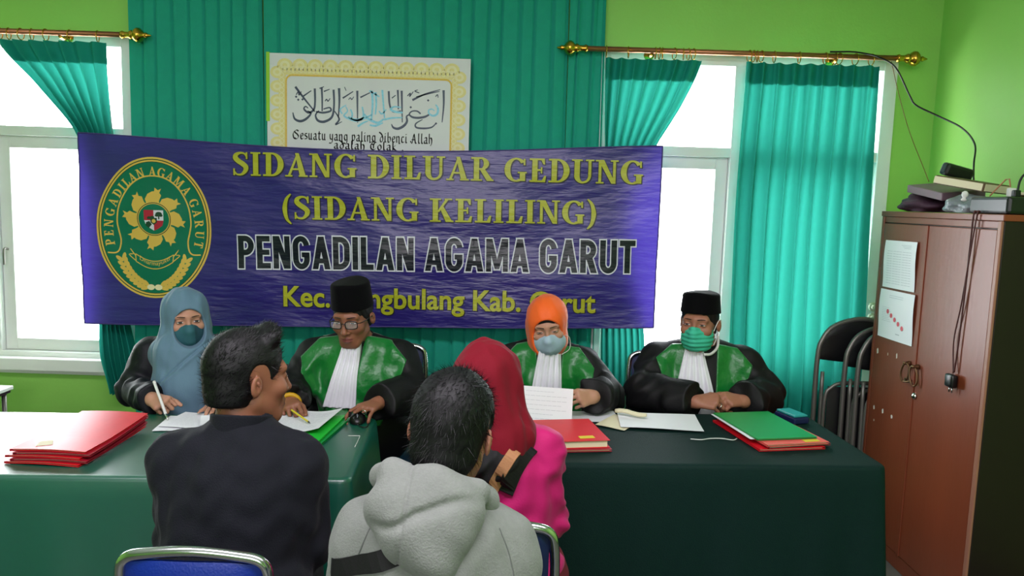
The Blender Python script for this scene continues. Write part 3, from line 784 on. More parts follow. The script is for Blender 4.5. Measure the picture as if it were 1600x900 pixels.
# the written lines
S = [  # (points in drawing units, widths, 0 slate / 1 glitter)
 ([(1285, 342), (1290, 440), (1284, 558)], [13, 10, 5], 0), ([(1235, 438), (1252, 465), (1248, 500), (1220, 513), (1193, 498), (1190, 475), (1212, 468), (1228, 480)], [6, 11, 12, 11, 9, 7, 6, 5], 1),
 ([(1193, 505), (1165, 520), (1120, 527), (1080, 522), (1058, 503), (1075, 483), (1110, 482), (1135, 500)], [9, 12, 12, 11, 8, 7, 8, 9], 0), ([(1058, 505), (1040, 518), (1044, 550), (1024, 580), (985, 600), (952, 592), (938, 568)], [6, 9, 12, 14, 14, 11, 4], 0),
 ([(1075, 408), (1160, 368), (1262, 338)], [12, 8, 4], 0), ([(1100, 388), (1180, 366), (1258, 350)], [7, 7, 4], 0), ([(1040, 380), (1060, 362), (1056, 384), (1080, 350)], [5, 6, 6, 4], 0),
 ([(1150, 538), (1105, 566), (1110, 592), (1165, 598), (1215, 590), (1243, 563)], [4, 8, 10, 10, 8, 5], 0), ([(1120, 360), (1090, 348), (1110, 340)], [5, 6, 4], 0), ([(1232, 385), (1245, 372), (1250, 392)], [5, 6, 4], 0),
 ([(1000, 345), (1006, 450), (1012, 558)], [12, 9, 5], 0), ([(1012, 492), (965, 487), (930, 470), (955, 452), (1000, 458)], [9, 12, 12, 8, 5], 1), ([(973, 340), (978, 400), (982, 470)], [11, 9, 7], 0), ([(912, 348), (922, 440), (948, 486), (1000, 480)], [11, 10, 10, 6], 0),
 ([(868, 340), (878, 430), (890, 530)], [11, 9, 7], 1), ([(885, 540), (940, 528), (1010, 525)], [9, 10, 6], 1), ([(935, 395), (960, 375)], [6, 5], 0),
 ([(797, 345), (805, 430), (800, 540)], [13, 11, 9], 1), ([(822, 355), (830, 430), (826, 505)], [12, 10, 8], 1), ([(640, 520), (700, 542), (760, 528), (800, 545), (845, 560), (885, 535)], [10, 14, 13, 14, 13, 8], 1), ([(708, 585), (745, 560), (778, 548)], [12, 10, 5], 1), ([(780, 345), (850, 385)], [10, 7], 1),
 ([(790, 575), (830, 580), (880, 560)], [8, 12, 6], 1), ([(750, 500), (770, 520), (800, 505)], [8, 10, 6], 1), ([(850, 480), (870, 500), (900, 470)], [7, 9, 5], 1),
 ([(698, 345), (702, 450), (706, 560)], [12, 9, 5], 0), ([(735, 452), (744, 520), (705, 545), (655, 536), (612, 512), (635, 482), (622, 450)], [7, 11, 13, 12, 9, 7, 5], 1), ([(720, 390), (785, 358)], [9, 5], 0), ([(600, 395), (670, 350)], [9, 5], 0), ([(640, 405), (652, 392), (662, 404), (675, 385)], [4, 5, 5, 4], 0), ([(655, 470), (668, 500), (664, 535)], [8, 9, 8], 1), ([(610, 320), (622, 345)], [5, 4], 0),
 ([(573, 328), (578, 420), (574, 525)], [14, 10, 6], 0), ([(545, 480), (580, 535), (556, 572), (600, 552)], [5, 10, 8, 3], 0), ([(600, 500), (585, 470), (625, 440)], [7, 8, 5], 1),
 ([(536, 338), (542, 440), (530, 520), (480, 552), (435, 545), (418, 508), (440, 478)], [12, 10, 12, 14, 13, 9, 5], 0), ([(455, 325), (460, 400), (462, 482)], [11, 9, 7], 0), ([(420, 485), (470, 492), (520, 480), (512, 458), (470, 468)], [8, 11, 10, 8, 6], 0), ([(470, 350), (510, 335)], [8, 4], 0), ([(480, 415), (490, 402), (500, 415), (514, 396)], [5, 6, 6, 4], 0), ([(440, 330), (470, 318)], [7, 4], 0),
 ([(408, 330), (412, 420), (404, 472), (370, 492), (338, 468), (348, 450), (366, 462)], [12, 10, 11, 12, 9, 7, 5], 0), ([(275, 318), (340, 400), (412, 485)], [13, 10, 6], 0), ([(330, 382), (385, 344)], [9, 5], 0),
 ([(262, 490), (275, 532), (312, 549), (352, 535), (385, 498), (362, 480)], [5, 11, 14, 13, 9, 6], 0), ([(282, 372), (296, 352), (302, 374), (318, 350)], [5, 6, 6, 4], 0),
]
SL = []
for pts, ws, mi in S: SL.append((*ribbon([bz(*p) for p in pts], [w * .00092 for w in ws], 6), mi, .0016 + 0.0003 * mi))
for c in ((297, 405), (326, 403), (1183, 410), (1066, 456), (1243, 565), (282, 385)):
    p = bz(*c); d = .0065
    SL.append((*quad((p[0], p[1] + d), (p[0] + d, p[1]), (p[0], p[1] - d), (p[0] - d, p[1])), 0, .0018))
flat_mesh(SL, 'calligraphy', [M['slate_ink'], M['glitter_blue']], on_board, cb, 0.3)
# broad-nib hand for the translation
H = {
 's': ([[(.4, .9), (.15, .95), (.1, .65), (.4, .4), (.35, .1), (.05, .1)]], .5), 'e': ([[(.08, .5), (.42, .62), (.35, .95), (.1, .8), (.08, .25), (.25, .0), (.45, .15)]], .52),
 'u': ([[(.08, 1), (.1, .2), (.25, 0), (.42, .2)], [(.42, 1), (.42, .1), (.52, 0)]], .6), 'a': ([[(.1, .85), (.3, 1), (.42, .8), (.42, .1), (.55, 0)], [(.42, .55), (.12, .4), (.1, .08), (.28, 0), (.42, .2)]], .6),
 't': ([[(.2, 1.35), (.18, .15), (.32, 0), (.45, .1)], [(.02, 1), (.42, 1)]], .48), 'y': ([[(.08, 1), (.12, .25), (.4, .15)], [(.45, 1), (.42, -.1), (.25, -.5), (-.05, -.45)]], .58),
 'n': ([[(.08, 1), (.1, 0)], [(.1, .75), (.32, 1), (.45, .75), (.45, -.1), (.58, -.15)]], .64), 'g': ([[(.45, .9), (.15, .95), (.08, .4), (.25, .05), (.45, .3)], [(.45, 1), (.45, -.25), (.2, -.5), (-.05, -.35)]], .6),
 'p': ([[(.1, 1), (.12, -.6)], [(.12, .8), (.35, 1), (.48, .55), (.3, .05), (.12, .15)]], .58), 'l': ([[(.12, 1.6), (.12, .12), (.3, 0)]], .34), 'i': ([[(.12, 1), (.12, .1), (.26, 0)], [(.1, 1.35), (.18, 1.4)]], .34),
 'd': ([[(-.05, 1.6), (.3, 1.25), (.48, .6), (.4, .1), (.2, 0), (.08, .35), (.2, .8), (.42, .85)]], .6), 'b': ([[(.1, 1.6), (.1, .15), (.3, 0), (.48, .4), (.35, .9), (.1, .7)]], .58),
 'c': ([[(.42, .9), (.15, .95), (.08, .4), (.2, .02), (.42, .12)]], .5), 'h': ([[(.1, 1.6), (.12, 0)], [(.12, .75), (.35, .95), (.48, .6), (.45, 0), (.3, -.35)]], .62), 'o': ([[(.28, 1), (.08, .7), (.1, .2), (.28, 0), (.46, .3), (.45, .75), (.28, 1)]], .58),
 'k': ([[(.1, 1.6), (.1, 0)], [(.42, .95), (.12, .55), (.45, 0), (.55, .02)]], .6), 'A': ([[(.05, 0), (.2, .1), (.42, 1.5), (.62, .1), (.8, 0)], [(.1, .55), (.6, .55)], [(.05, .1), (-.1, .3)]], .9),
 'S': ([[(.7, 1.3), (.4, 1.5), (.15, 1.15), (.5, .8), (.7, .4), (.4, 0), (.1, .2)], [(.1, 1.3), (-.1, .8), (0, .2), (.25, 0)]], .85), 'T': ([[(.02, 1.4), (.4, 1.5), (.8, 1.4)], [(.4, 1.45), (.15, .9), (.2, .2), (.5, 0), (.72, .2)], [(.5, 1.2), (.48, .3)]], .85), '.': ([[(.1, .1), (.18, .05)]], .3),
}
def nib(s, p0, p1, xh):
    out = []; x = 0; total = 0
    for ch in s: total += .45 if ch == ' ' else H[ch][1] + .1
    dx, dz = p1[0] - p0[0], p1[1] - p0[1]; sx = math.hypot(dx, dz) / total
    nx, nz = .075 * sx * 1.0, .085 * xh
    for ch in s:
        if ch == ' ': x += .45; continue
        strokes, w = H[ch]
        for st in strokes:
            P = catmull([Vector((a, 0, c)) for a, c in st], 4)
            pts = [(p0[0] + dx * ((x + p.x) / total), p0[1] + dz * ((x + p.x) / total) + p.z * xh) for p in P]
            for i in range(len(pts) - 1):
                (ax, az), (cx, cz) = pts[i], pts[i + 1]
                out.append((*quad((ax - nx, az - nz), (cx - nx, cz - nz), (cx + nx, cz + nz), (ax + nx, az + nz)), 0, .0016))
                out.append((*quad((ax - nx, az - nz * .3), (ax + nx * .3, az + nz), (cx + nx, cz + nz * .3), (cx - nx * .3, cz - nz)), 0, .0016))
        x += w + .1
    return out
words(nib('Sesuatu yang paling dibenci Allah', bz(272, 668), bz(1230, 702), .030), [M['ink']], .009, on_board, cb, 'written_word', .3)
words(nib('adalah Tolak .', bz(548, 733), bz(1035, 750), .026), [M['ink']], .009, on_board, cb, 'written_word', .3)
# ------------------------------------------------------------------ tables and their cloths
def rrect(L, D, r, n=10):
    out = []
    for cx, cy, a0 in ((L / 2 - r, D / 2 - r, 0), (-L / 2 + r, D / 2 - r, 90), (-L / 2 + r, -D / 2 + r, 180), (L / 2 - r, -D / 2 + r, 270)):
        for k in range(n + 1):
            a = R(a0 + 90 * k / n); out.append((cx + r * math.cos(a), cy + r * math.sin(a)))
    P = []
    k = len(out)
    for i in range(k):      # even spacing along the straights so that the cloth can fold
        a, b = out[i], out[(i + 1) % k]; d = math.hypot(b[0] - a[0], b[1] - a[1]); m = max(1, int(d / 0.03))
        P += [(lerp(a[0], b[0], t / m), lerp(a[1], b[1], t / m)) for t in range(m)]
    return P

def table(corner, rot, L, D, tl, clab, clothmat, seed, legin=(.07, .07), drop=0.03):
    c, s = math.cos(rot), math.sin(rot)
    cx = corner[0] - c * L / 2 - s * D / 2; cy = corner[1] - s * L / 2 + c * D / 2
    t = empty('table', (cx, cy, 0), rot); tag(t, tl, 'table', 'covered court tables')
    l, d = L - 0.03, D - 0.03
    MB().box((-l / 2, -d / 2, 0.715), (l / 2, d / 2, 0.742)).build('tabletop', M['table_wood'], t, bevel=0.003)
    MB().box((-l / 2 + .06, -d / 2 + .05, 0.66), (l / 2 - .06, -d / 2 + .07, 0.715)).build('apron', M['table_wood'], t)
    for sx in (-1, 1):
        for sy in (-1, 1):
            lx = sx * (l / 2 - legin[0 if sx < 0 else 1])
            MB().box((lx - .022, sy * (d / 2 - .07) - .022, 0), (lx + .022, sy * (d / 2 - .07) + .022, 0.715)).build('leg', M['table_wood'], t, bevel=0.003)
    rr = random.Random(seed)
    base = rrect(L, D, 0.035); k = len(base)
    ph = [rr.uniform(0, 6.28) for _ in range(5)]
    b = MB(); rings = []
    zs = [(-0.02, 0.7495), (-0.006, 0.749), (0.0, 0.744), (0.003, 0.735)] + [(0.004, 0.735 - (0.735 - drop) * (q / 14)) for q in range(1, 15)]
    for off, z in zs:
        ring = []
        dn = max(0, (0.735 - z) / 0.7)
        for i, (x, y) in enumerate(base):
            a, e = base[i - 1], base[(i + 1) % k]
            tx, ty = e[0] - a[0], e[1] - a[1]; ln = math.hypot(tx, ty) or 1
            nx, ny = ty / ln, -tx / ln
            q = i / k * 2 * math.pi
            corner_ = min(abs(abs(x) - L / 2), 1) + min(abs(abs(y) - D / 2), 1)
            cf = math.exp(-(corner_ / 0.10) ** 2)
            f = dn * (0.011 * math.sin(7 * q + ph[0]) + 0.008 * math.sin(17 * q + ph[1]) + 0.005 * math.sin(31 * q + ph[2]) + 0.016) + cf * dn * 0.05
            zz = z
            if y > D / 2 - .001 and abs(x) < L / 2 - .04: zz = max(z, .706); f *= .2      # the cloth stops short on the sitters' side
            ring.append((x + nx * (off + f), y + ny * (off + f), zz))
        rings.append(ring)
    vs = [p for r_ in rings for p in r_]; fs = []
    for j in range(len(rings) - 1):
        for i in range(k): fs.append((j * k + i, j * k + (i + 1) % k, (j + 1) * k + (i + 1) % k, (j + 1) * k + i))
    fs.append(tuple(range(k - 1, -1, -1)))
    b.add(vs, fs)
    o = b.build('tablecloth', clothmat, smooth=True); o.location = (cx, cy, 0); o.rotation_euler = (0, 0, rot)
    for p in o.data.polygons:
        if len(p.vertices) > 8: p.use_smooth = False
    tag(o, clab, 'tablecloth', 'tablecloths')
    return t
table((-0.465, 2.205), 0.055, 2.0, 0.66, 'table under the bright teal cloth', 'bright teal tablecloth on the left table under the red folders', M['cloth_teal'], 1, (.10, .54))
table((1.268, 2.47), 0.06, 1.24, 0.62, 'table under the dark green cloth', 'dark green tablecloth on the right table', M['cloth_dark'], 2, (.55, .06))
def top_z(): return 0.7496
# narrow strip of clear edging on the end of the teal cloth
tag(MB().tube([(-0.560, 2.620, 0.7513), (-0.525, 2.621, 0.7513), (-0.517, 2.610, 0.7513), (-0.511, 2.50, 0.7513)], 0.0016, n=6, smooth=4).build('clear_edging', M['string_white'], smooth=True),
    'thin pale strip edging the right end of the teal table', 'edging')

# ------------------------------------------------------------------ chairs
def office_chair(loc, rz, label, pad, k_=1.0, w=0.18, group='padded chrome chairs'):
    """upright stacking chair, backrest at +y, seat facing -y"""
    o = empty('padded_chair', loc, rz); tag(o, label, 'chair', group)
    zk = lambda z: .43 + (z - .43) * k_
    # back frame: an inverted U with the padded back inside
    bp = [(-w, 0.235, 0.43), (-w - .004, 0.255, 0.62), (-w, 0.275, 0.74), (-w * .9, 0.28, 0.78), (-w * .55, 0.282, 0.792), (0, 0.283, 0.798), (w * .55, 0.282, 0.792), (w * .9, 0.28, 0.78), (w, 0.275, 0.74), (w + .004, 0.255, 0.62), (w, 0.235, 0.43)]
    bp = [(x, y, zk(z)) for x, y, z in bp]
    MB().tube(bp, 0.0125, n=12, smooth=6).build('back_frame', M['steel'], o, smooth=True)
    def back(u, v):
        x = lerp(-w + .012, w - .012, u); z = lerp(0.50, 0.782 - 0.012 * abs(2 * u - 1) ** 4, v)
        return x, 0.252 + (z - 0.5) * 0.1 + 0.012 * (1 - (2 * u - 1) ** 2), zk(z)
    m = MB(); nu, nv = 14, 10
    def sideg(s): return lambda u, v: (lambda p: (p[0], p[1] + s * (0.016 * (1 - (2 * u - 1) ** 6) * (1 - (2 * v - 1) ** 6)) + s * 0.003, p[2]))(back(u, v))
    m.grid(sideg(-1), nu, nv).grid(sideg(1), nu, nv)
    me = m.mesh('backrest', pad, smooth=True)
    link('backrest', me, o)
    s = MB(); rr_ = rrect(0.40, 0.40, 0.07, 6); k = len(rr_)
    lv = [(0.92, 0.405), (1.0, 0.410), (1.01, 0.422), (0.985, 0.430), (0.8, 0.436), (0.4, 0.438)]
    vs = [(x * q * (w + .02) / .2, y * q + 0.02, z) for q, z in lv for x, y in rr_]
    s.add(vs, [(j * k + i, j * k + (i + 1) % k, (j + 1) * k + (i + 1) % k, (j + 1) * k + i) for j in range(5) for i in range(k)] + [tuple(range(k)), tuple(5 * k + i for i in range(k))])
    s.build('seat', pad, o, smooth=True)
    MB().tube([(-w + .01, -.12, .395), (-w + .01, .2, .395), (w - .01, .2, .395), (w - .01, -.12, .395)], 0.009, n=8, closed=True).build('seat_frame', M['steel'], o, smooth=True)
    for sx in (-1, 1):
        MB().tube([(sx * (w - .005), -.11, .40), (sx * w, -.14, .2), (sx * (w + .005), -.165, 0.012)], 0.011, n=10, smooth=4).lathe([(0.015, 0), (0.015, .03), (0.012, .035)], c=(sx * (w + .005), -.165, 0)).build('leg', M['steel'], o, smooth=True)
        MB().tube([(sx * w, .235, .43), (sx * (w + .002), .25, .2), (sx * (w + .005), .27, 0.012)], 0.011, n=10, smooth=4).lathe([(0.015, 0), (0.015, .03), (0.012, .035)], c=(sx * (w + .005), .27, 0)).build('leg', M['steel'], o, smooth=True)
    MB().tube([(-w, .25, .22), (w, .25, .22)], 0.008, n=8).build('stretcher', M['steel'], o, smooth=True)
    return o
office_chair((-0.655, 1.825, 0), math.pi, 'chrome framed blue padded chair behind the man in black shirt', M['blue_vinyl'], 1.10, .158)
office_chair((-0.135, 1.405, 0), math.pi, 'padded chair under the man in grey hoodie', M['blue_vinyl'], 1.0)
office_chair((-0.055, 2.02, 0), math.pi, 'dark padded chair with chrome rim behind the magenta jacket', M['navy_vinyl'], 1.10, .175)
office_chair((-1.33, 3.18, 0), 0.0, 'padded chair under the woman in blue hijab', M['blue_vinyl'])
office_chair((-0.56, 3.26, 0), 0.06, 'blue padded chair with pale rim behind the man in spectacles', M['navy_vinyl'], 1.30)
office_chair((0.157, 3.30, 0), 0.0, 'padded chair under the woman in orange hijab', M['blue_vinyl'])
office_chair((0.78, 3.36, 0), 0.0, 'navy padded chair behind the man in mint mask', M['navy_vinyl'], 1.26, .205)

def folding_chair(loc, rz, tilt, label):
    o = empty('folding_chair', loc); o.rotation_euler = (tilt, 0, rz); tag(o, label, 'folding chair', 'folded chairs in the corner by the wardrobe')
    w = 0.225
    MB().tube([(-w, 0, 0.012), (-w, 0, 0.5), (-w * .99, 0, 0.80), (-w * .9, .004, .895), (-w * .62, .012, .965), (0, .02, 1.0), (w * .62, .012, .965), (w * .9, .004, .895), (w * .99, 0, .80), (w, 0, .5), (w, 0, .012)], 0.0125, n=10, smooth=6).build('back_frame', M['dull_steel'], o, smooth=True)
    def bk(s):
        def fn(u, v):
            a = 2 * u - 1
            x = a * (w - .008)
            zt = 0.992 - 0.10 * abs(a) ** 3.0; zb = 0.80 - 0.015 * (1 - a * a)
            return (x, 0.012 * (1 - a * a) + s * 0.012 * (1 - abs(a) ** 8) * (1 - abs(2 * v - 1) ** 8), lerp(zb, zt, v))
        return fn
    MB().grid(bk(-1), 16, 8).grid(bk(1), 16, 8).build('backrest', M['black_vinyl'], o, smooth=True)
    sw = 0.185
    MB().tube([(-sw, -.03, .30), (-sw, -.03, .60), (-sw * .85, -.03, .665), (-sw * .5, -.03, .69), (sw * .5, -.03, .69), (sw * .85, -.03, .665), (sw, -.03, .60), (sw, -.03, .30)], 0.010, n=8, smooth=5).build('seat_frame', M['dull_steel'], o, smooth=True)
    MB().grid(lambda u, v: ((2 * u - 1) * (sw - .012), -.03 - .012 * (1 - abs(2 * u - 1) ** 6) * (1 - abs(2 * v - 1) ** 6), lerp(.29, .672, v)), 12, 12).grid(lambda u, v: ((2 * u - 1) * (sw - .012), -.03 + .008 * (1 - abs(2 * u - 1) ** 6) * (1 - abs(2 * v - 1) ** 6), lerp(.29, .672, v)), 12, 12).build('seat', M['black_vinyl'], o, smooth=True)
    for s in (-1, 1):
        MB().tube([(s * (w - .028), -.012, .74), (s * (w - .028), -.02, .3), (s * (w - .02), -.03, .012)], 0.010, n=8, smooth=4).build('leg', M['dull_steel'], o, smooth=True)
    MB().tube([(-w + .028, -.022, .14), (w - .028, -.022, .14)], 0.007, n=8).build('stretcher', M['dull_steel'], o, smooth=True)
    MB().tube([(-w, 0, .2), (w, 0, .2)], 0.007, n=8).build('stretcher', M['dull_steel'], o, smooth=True)
    return o
f1 = folding_chair((1.795, 3.84, 0), 0.0, -0.02, 'rearmost folded black chair, nearest the long teal curtain')
f1.scale = (1.02, 1, 1.045)
f2 = copy_tree(f1); f2.location = (1.905, 3.782, 0); f2.rotation_euler = (-0.02, 0, 0.05); f2.scale = (1, 1, 1.02); f2['label'] = 'folded black chair in the middle of the three by the wardrobe'
f3 = copy_tree(f1); f3.location = (1.945, 3.725, 0); f3.rotation_euler = (-0.02, 0, 0.05); f3.scale = (1, 1, 1.02); f3['label'] = 'foremost folded black chair, closest to the wardrobe'

# ------------------------------------------------------------------ wardrobe
CX, CY0, CY1, CH = 1.755, 2.77, 3.68, 1.595
cab = empty('wardrobe', ((CX + 2.14) / 2, (CY0 + CY1) / 2, 0)); cab.location.z = 0
tag(cab, 'reddish brown wooden wardrobe with two doors against the right wall', 'wardrobe')
def C(x, y, z): return (x - cab.location.x, y - cab.location.y, z)
def cbox(a, b_, name, m, par=cab, bev=0.003): return MB().box(C(*a), C(*b_)).build(name, m, par, bevel=bev)
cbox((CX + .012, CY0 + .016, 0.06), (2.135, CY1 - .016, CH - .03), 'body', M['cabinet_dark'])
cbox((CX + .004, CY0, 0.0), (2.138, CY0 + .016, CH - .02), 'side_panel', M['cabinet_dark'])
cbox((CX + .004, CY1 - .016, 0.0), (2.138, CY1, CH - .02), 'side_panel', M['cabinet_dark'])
cbox((CX - .004, CY0 - .006, CH - .024), (2.14, CY1 + .006, CH), 'top_board', M['cabinet'])
cbox((CX + .002, CY0 + .016, CH - .052), (CX + .014, CY1 - .016, CH - .024), 'cornice', M['cabinet'])
cbox((CX - .006, CY0, 0.0), (CX + .004, CY0 + .022, CH - .024), 'edge_strip', M['cabinet_trim'])
cbox((CX - .002, CY1 - .022, 0.0), (CX + .004, CY1, CH - .024), 'edge_strip', M['cabinet'])
cbox((CX + .004, CY0 + .022, 0.0), (CX + .016, CY1 - .022, 0.07), 'plinth', M['cabinet'])
seam_y = 3.268
doors = []
for ya, yb, nm in ((CY0 + .026, seam_y - .003, 'near'), (seam_y + .003, CY1 - .026, 'far')):
    d = MB().box(C(CX - .002, ya, 0.075), C(CX + .013, yb, CH - .056)).build('door', M['cabinet'], cab, bevel=0.003)
    doors.append(d)
    hy = seam_y + (-.03 if nm == 'near' else .042)
    hb = MB()
    pts = [C(CX - .022 - .006 * math.sin(a), hy + .022 * math.sin(a + (.4 if nm == 'near' else -.3)), 0.895 + .042 * math.cos(a)) for a in [2 * math.pi * k / 16 for k in range(16)]]
    hb.tube(pts, .0042, n=8, closed=True, smooth=2)
    hb.lathe([(.011, 0), (.011, -.008), (.006, -.022), (.009, -.028), (.003, -.031)], c=C(CX - .002, hy, 0.936), axis='x')
    hb.build('handle', M['old_metal'], d, smooth=True)
MB().tube([C(CX - .025, seam_y + .03, .87), C(CX - .035, seam_y + .004, .862), C(CX - .025, seam_y - .022, .872)], .004, smooth=5).build('hasp', M['old_metal'], doors[0], smooth=True)
MB().lathe([(.015, 0), (.015, -.006), (.009, -.012), (.004, -.014)], c=C(CX - .002, seam_y - .022, .806), axis='x').build('lock', M['silver'], doors[0], smooth=True)
cbox((CX - .007, seam_y - .010, 0.075), (CX - .001, seam_y + .012, CH - .056), 'door_bead', M['cabinet'], doors[0], .002)
for (y, z), (a, h) in zip([(3.612, .933), (3.512, .937), (3.43, .945), (3.6, .66), (3.513, .666), (3.427, .663), (3.59, .60)], [(.018, .03), (.008, .016), (.013, .028), (.014, .022), (.016, .026), (.018, .02), (.01, .012)]):
    MB().add([C(CX - .0026, y - a / 2, z - h * .3), C(CX - .0026, y + a * .3, z - h / 2), C(CX - .0026, y + a / 2, z + h * .2), C(CX - .0026, y - a * .1, z + h / 2), C(CX - .0026, y - a * .45, z + h * .2)], [(0, 1, 2, 3, 4)]).build('torn_sticker', M['white_mark'], doors[1])

def pinned_sheet(y0, y1, z0, z1, label, kind, skew):
    def surf(u, v):
        y = lerp(y1, y0, u) ; z = lerp(z1, z0, v) + skew * u
        return (CX - .010 - .004 * math.sin(3.1 * u + .4) * v - .003 * math.sin(5 * v), y, z)
    o = MB().grid(surf, 12, 14).build('pinned_sheet', M['paper'], smooth=True)
    tag(o, label, 'paper', 'sheets taped to the wardrobe door')
    p = MB()
    def lr(u0, v0, u1, v1, mi):
        a, b_, c_, d_ = surf(u0, v0), surf(u1, v0), surf(u1, v1), surf(u0, v1)
        p.m(mi).add([(q[0] - .0012, q[1], q[2]) for q in (a, b_, c_, d_)], [(0, 1, 2, 3)])
    if kind == 0:
        for i in range(3): lr(.55 + .05 * i, .08 + .03 * i, .85, .088 + .03 * i, 0)
        for k in range(16):
            u = .12 + (k % 8) * .098
            for r_ in range(14): lr(u, .22 + r_ * .052, u + .05 + .02 * ((k * 7 + r_ * 3) % 3), .228 + r_ * .052, 0)
    else:
        for i in range(2): lr(.3, .1 + .04 * i, .7, .108 + .04 * i, 0)
        for k in range(9): lr(.12, .36 + k * .035, .34 + .03 * (k % 3), .366 + k * .035, 0)
        for k in range(5):
            u, v = .30 + k * .105, .44 + k * .068
            a = surf(u, v)
            n = 12
            vs = [(a[0] - .0014, a[1] + .012 * math.cos(2 * math.pi * j / n), a[2] + .011 * math.sin(2 * math.pi * j / n)) for j in range(n)]
            p.m(1).add(vs, [tuple(range(n))])
        p_main = p; p = MB(); lr(.55, .85, .66, .87, 0); p.build('signature', M['print_grey'], o); p = p_main
    p.build('print', [M['print_grey'], M['stamp_red']], o)
pinned_sheet(3.325, 3.608, 1.243, 1.461, 'upper white printed sheet on the wardrobe door', 0, .004)
pinned_sheet(3.305, 3.614, 1.008, 1.233, 'lower white sheet with red round stamps on the wardrobe door', 1, .004)

# cord with a black plug hanging down the wardrobe front
cord = empty('hanging_cord', (CX - .02, 2.95, .96)); tag(cord, 'dark red cord with a black plug hanging down the wardrobe door', 'cord')
def K(x, y, z): return (x - cord.location.x, y - cord.location.y, z - cord.location.z)
MB().tube([K(CX + .0, 2.93, 1.602), K(CX - .006, 2.932, 1.602), K(CX - .012, 2.935, 1.58), K(CX - .012, 2.94, 1.35), K(CX - .011, 2.952, 1.1), K(CX - .014, 2.958, .975)], .0032, n=8, smooth=8).tube(
    [K(CX + .0, 2.915, 1.602), K(CX - .006, 2.912, 1.602), K(CX - .013, 2.914, 1.57), K(CX - .013, 2.955, 1.25), K(CX - .011, 2.985, 1.1), K(CX - .014, 2.962, .97)], .0028, n=8, smooth=8).build('wire', M['cord_brown'], cord, smooth=True)
MB().box(K(CX - .036, 2.932, .915), K(CX - .008, 2.985, .968)).build('plug', M['black_plastic'], cord, bevel=.008, smooth=True)
MB().tube([K(CX - .02, 2.95, .915), K(CX - .02, 2.95, .895)], .003).tube([K(CX - .02, 2.968, .915), K(CX - .02, 2.968, .895)], .003).build('prong', M['steel'], cord, smooth=True)

# things lying on top of the wardrobe
def slab(name, m, size, loc, rot, label, cat, pages=None, bev=.004, group=None):
    o = MB().box((-size[0] / 2, -size[1] / 2, -size[2] / 2), (size[0] / 2, size[1] / 2, size[2] / 2)).build(name, m, bevel=bev)
    o.location = loc; o.rotation_euler = rot
    tag(o, label, cat, group)
    if pages:
        e = .0015
        MB().box((-size[0] / 2 - e, -size[1] / 2 + .006, -size[2] / 2 + .004), (size[0] / 2 - .004, size[1] / 2 + e, size[2] / 2 - .004)).box((-size[0] / 2 + .006, -size[1] / 2 - e, -size[2] / 2 + .004), (size[0] / 2 - .004, size[1] / 2, size[2] / 2 - .004)).build('pages', pages, o)
    return o
def crumple(name, m, loc, size, seed, label, cat, n=26, flat=.25):
    rr = random.Random(seed); w = [(rr.uniform(4, 13), rr.uniform(-13, 13), rr.uniform(-13, 13), rr.uniform(0, 6)) for _ in range(7)]
    def fn(u, v):
        a = 2 * math.pi * u; b_ = math.pi * (v - .5)
        x, y, z = math.cos(a) * math.cos(b_), math.sin(a) * math.cos(b_), math.sin(b_)
        d = 1 + .09 * sum(math.sin(q[0] * x * .5 + q[1] * y * .5 + q[2] * z * .5 + q[3]) for q in w) / 1.6
        zz = max(z, -.55)
        return (x * d * size[0], y * d * size[1], (zz * d) * size[2] if zz > -.55 else -.55 * size[2])
    o = MB().grid(fn, n * 2, n).build(name, m, smooth=True)
    o.location = loc; tag(o, label, cat); return o
crumple('cloth_bundle', M['mauve_dark'], (1.89, 3.50, 1.596 + .028), (.13, .14, .05), 5, 'dark mauve cloth bundle at the far end of the wardrobe top', 'cloth')
slab('notebook', M['mauve'], (.20, .24, .034), (1.885, 3.40, 1.690), (.16, -.10, .12), 'mauve notebook with brown cover lying on the cloth bundle', 'book', None)
crumple('plastic_bag', M['grey_plastic'], (1.84, 3.125, 1.596 + .026), (.09, .105, .046), 8, 'crumpled grey plastic bag on the wardrobe edge', 'plastic bag')
slab('book', M['brown_cover'], (.16, .22, .036), (1.86, 3.165, 1.712), (.16, .04, .42), 'thick cream paged book on top of the wardrobe pile', 'book', M['paper_cream'])
slab('black_case', M['black_plastic'], (.13, .05, .055), (1.905, 3.36, 1.772), (.2, .22, .1), 'small black case behind the cream book', 'case', None, .012)
slab('paper_sheaf', M['paper_cream'], (.15, .17, .012), (2.06, 3.07, 1.672), (.06, .10, .25), 'pale folded papers beside the cream book', 'papers')
o = MB().box((-.20, -.12, 0), (.20, .12, .064)).build('black_box', M['black_plastic'], bevel=.012); o.location = (1.962, 2.885, 1.5955)
tag(o, 'flat black box at the near end of the wardrobe top', 'box')
MB().tube([(-.15, .121, .02), (-.05, .123, .03), (.05, .123, .012)], .004, smooth=4).build('handle_strap', M['grey_plastic'], o, smooth=True)
o = empty('adapter', (1.868, 2.92, 1.661)); tag(o, 'white adapter with a black lead on the black box', 'adapter')
MB().box((-.014, -.012, 0), (.014, .012, .034)).build('housing', M['white_strap'], o, bevel=.005)
MB().box((-.01, -.034, -.001), (.016, -.014, .026)).build('plug', M['black_plastic'], o, bevel=.004)
MB().tube([(.01, -.02, .02), (.015, -.02, .062), (.035, -.02, .088), (.075, -.03, .086), (.12, -.04, .04), (.14, -.05, .004)], .004, smooth=6).build('lead', M['cable_black'], o, smooth=True)
tag(MB().tube([(1.815, 2.965, 1.664), (1.868, 2.962, 1.728), (1.874, 2.95, 1.73), (1.878, 2.945, 1.70)], .0028, n=6).build('bent_wire', M['tan_strap'], smooth=True), 'bent orange wire standing against the black box', 'wire')
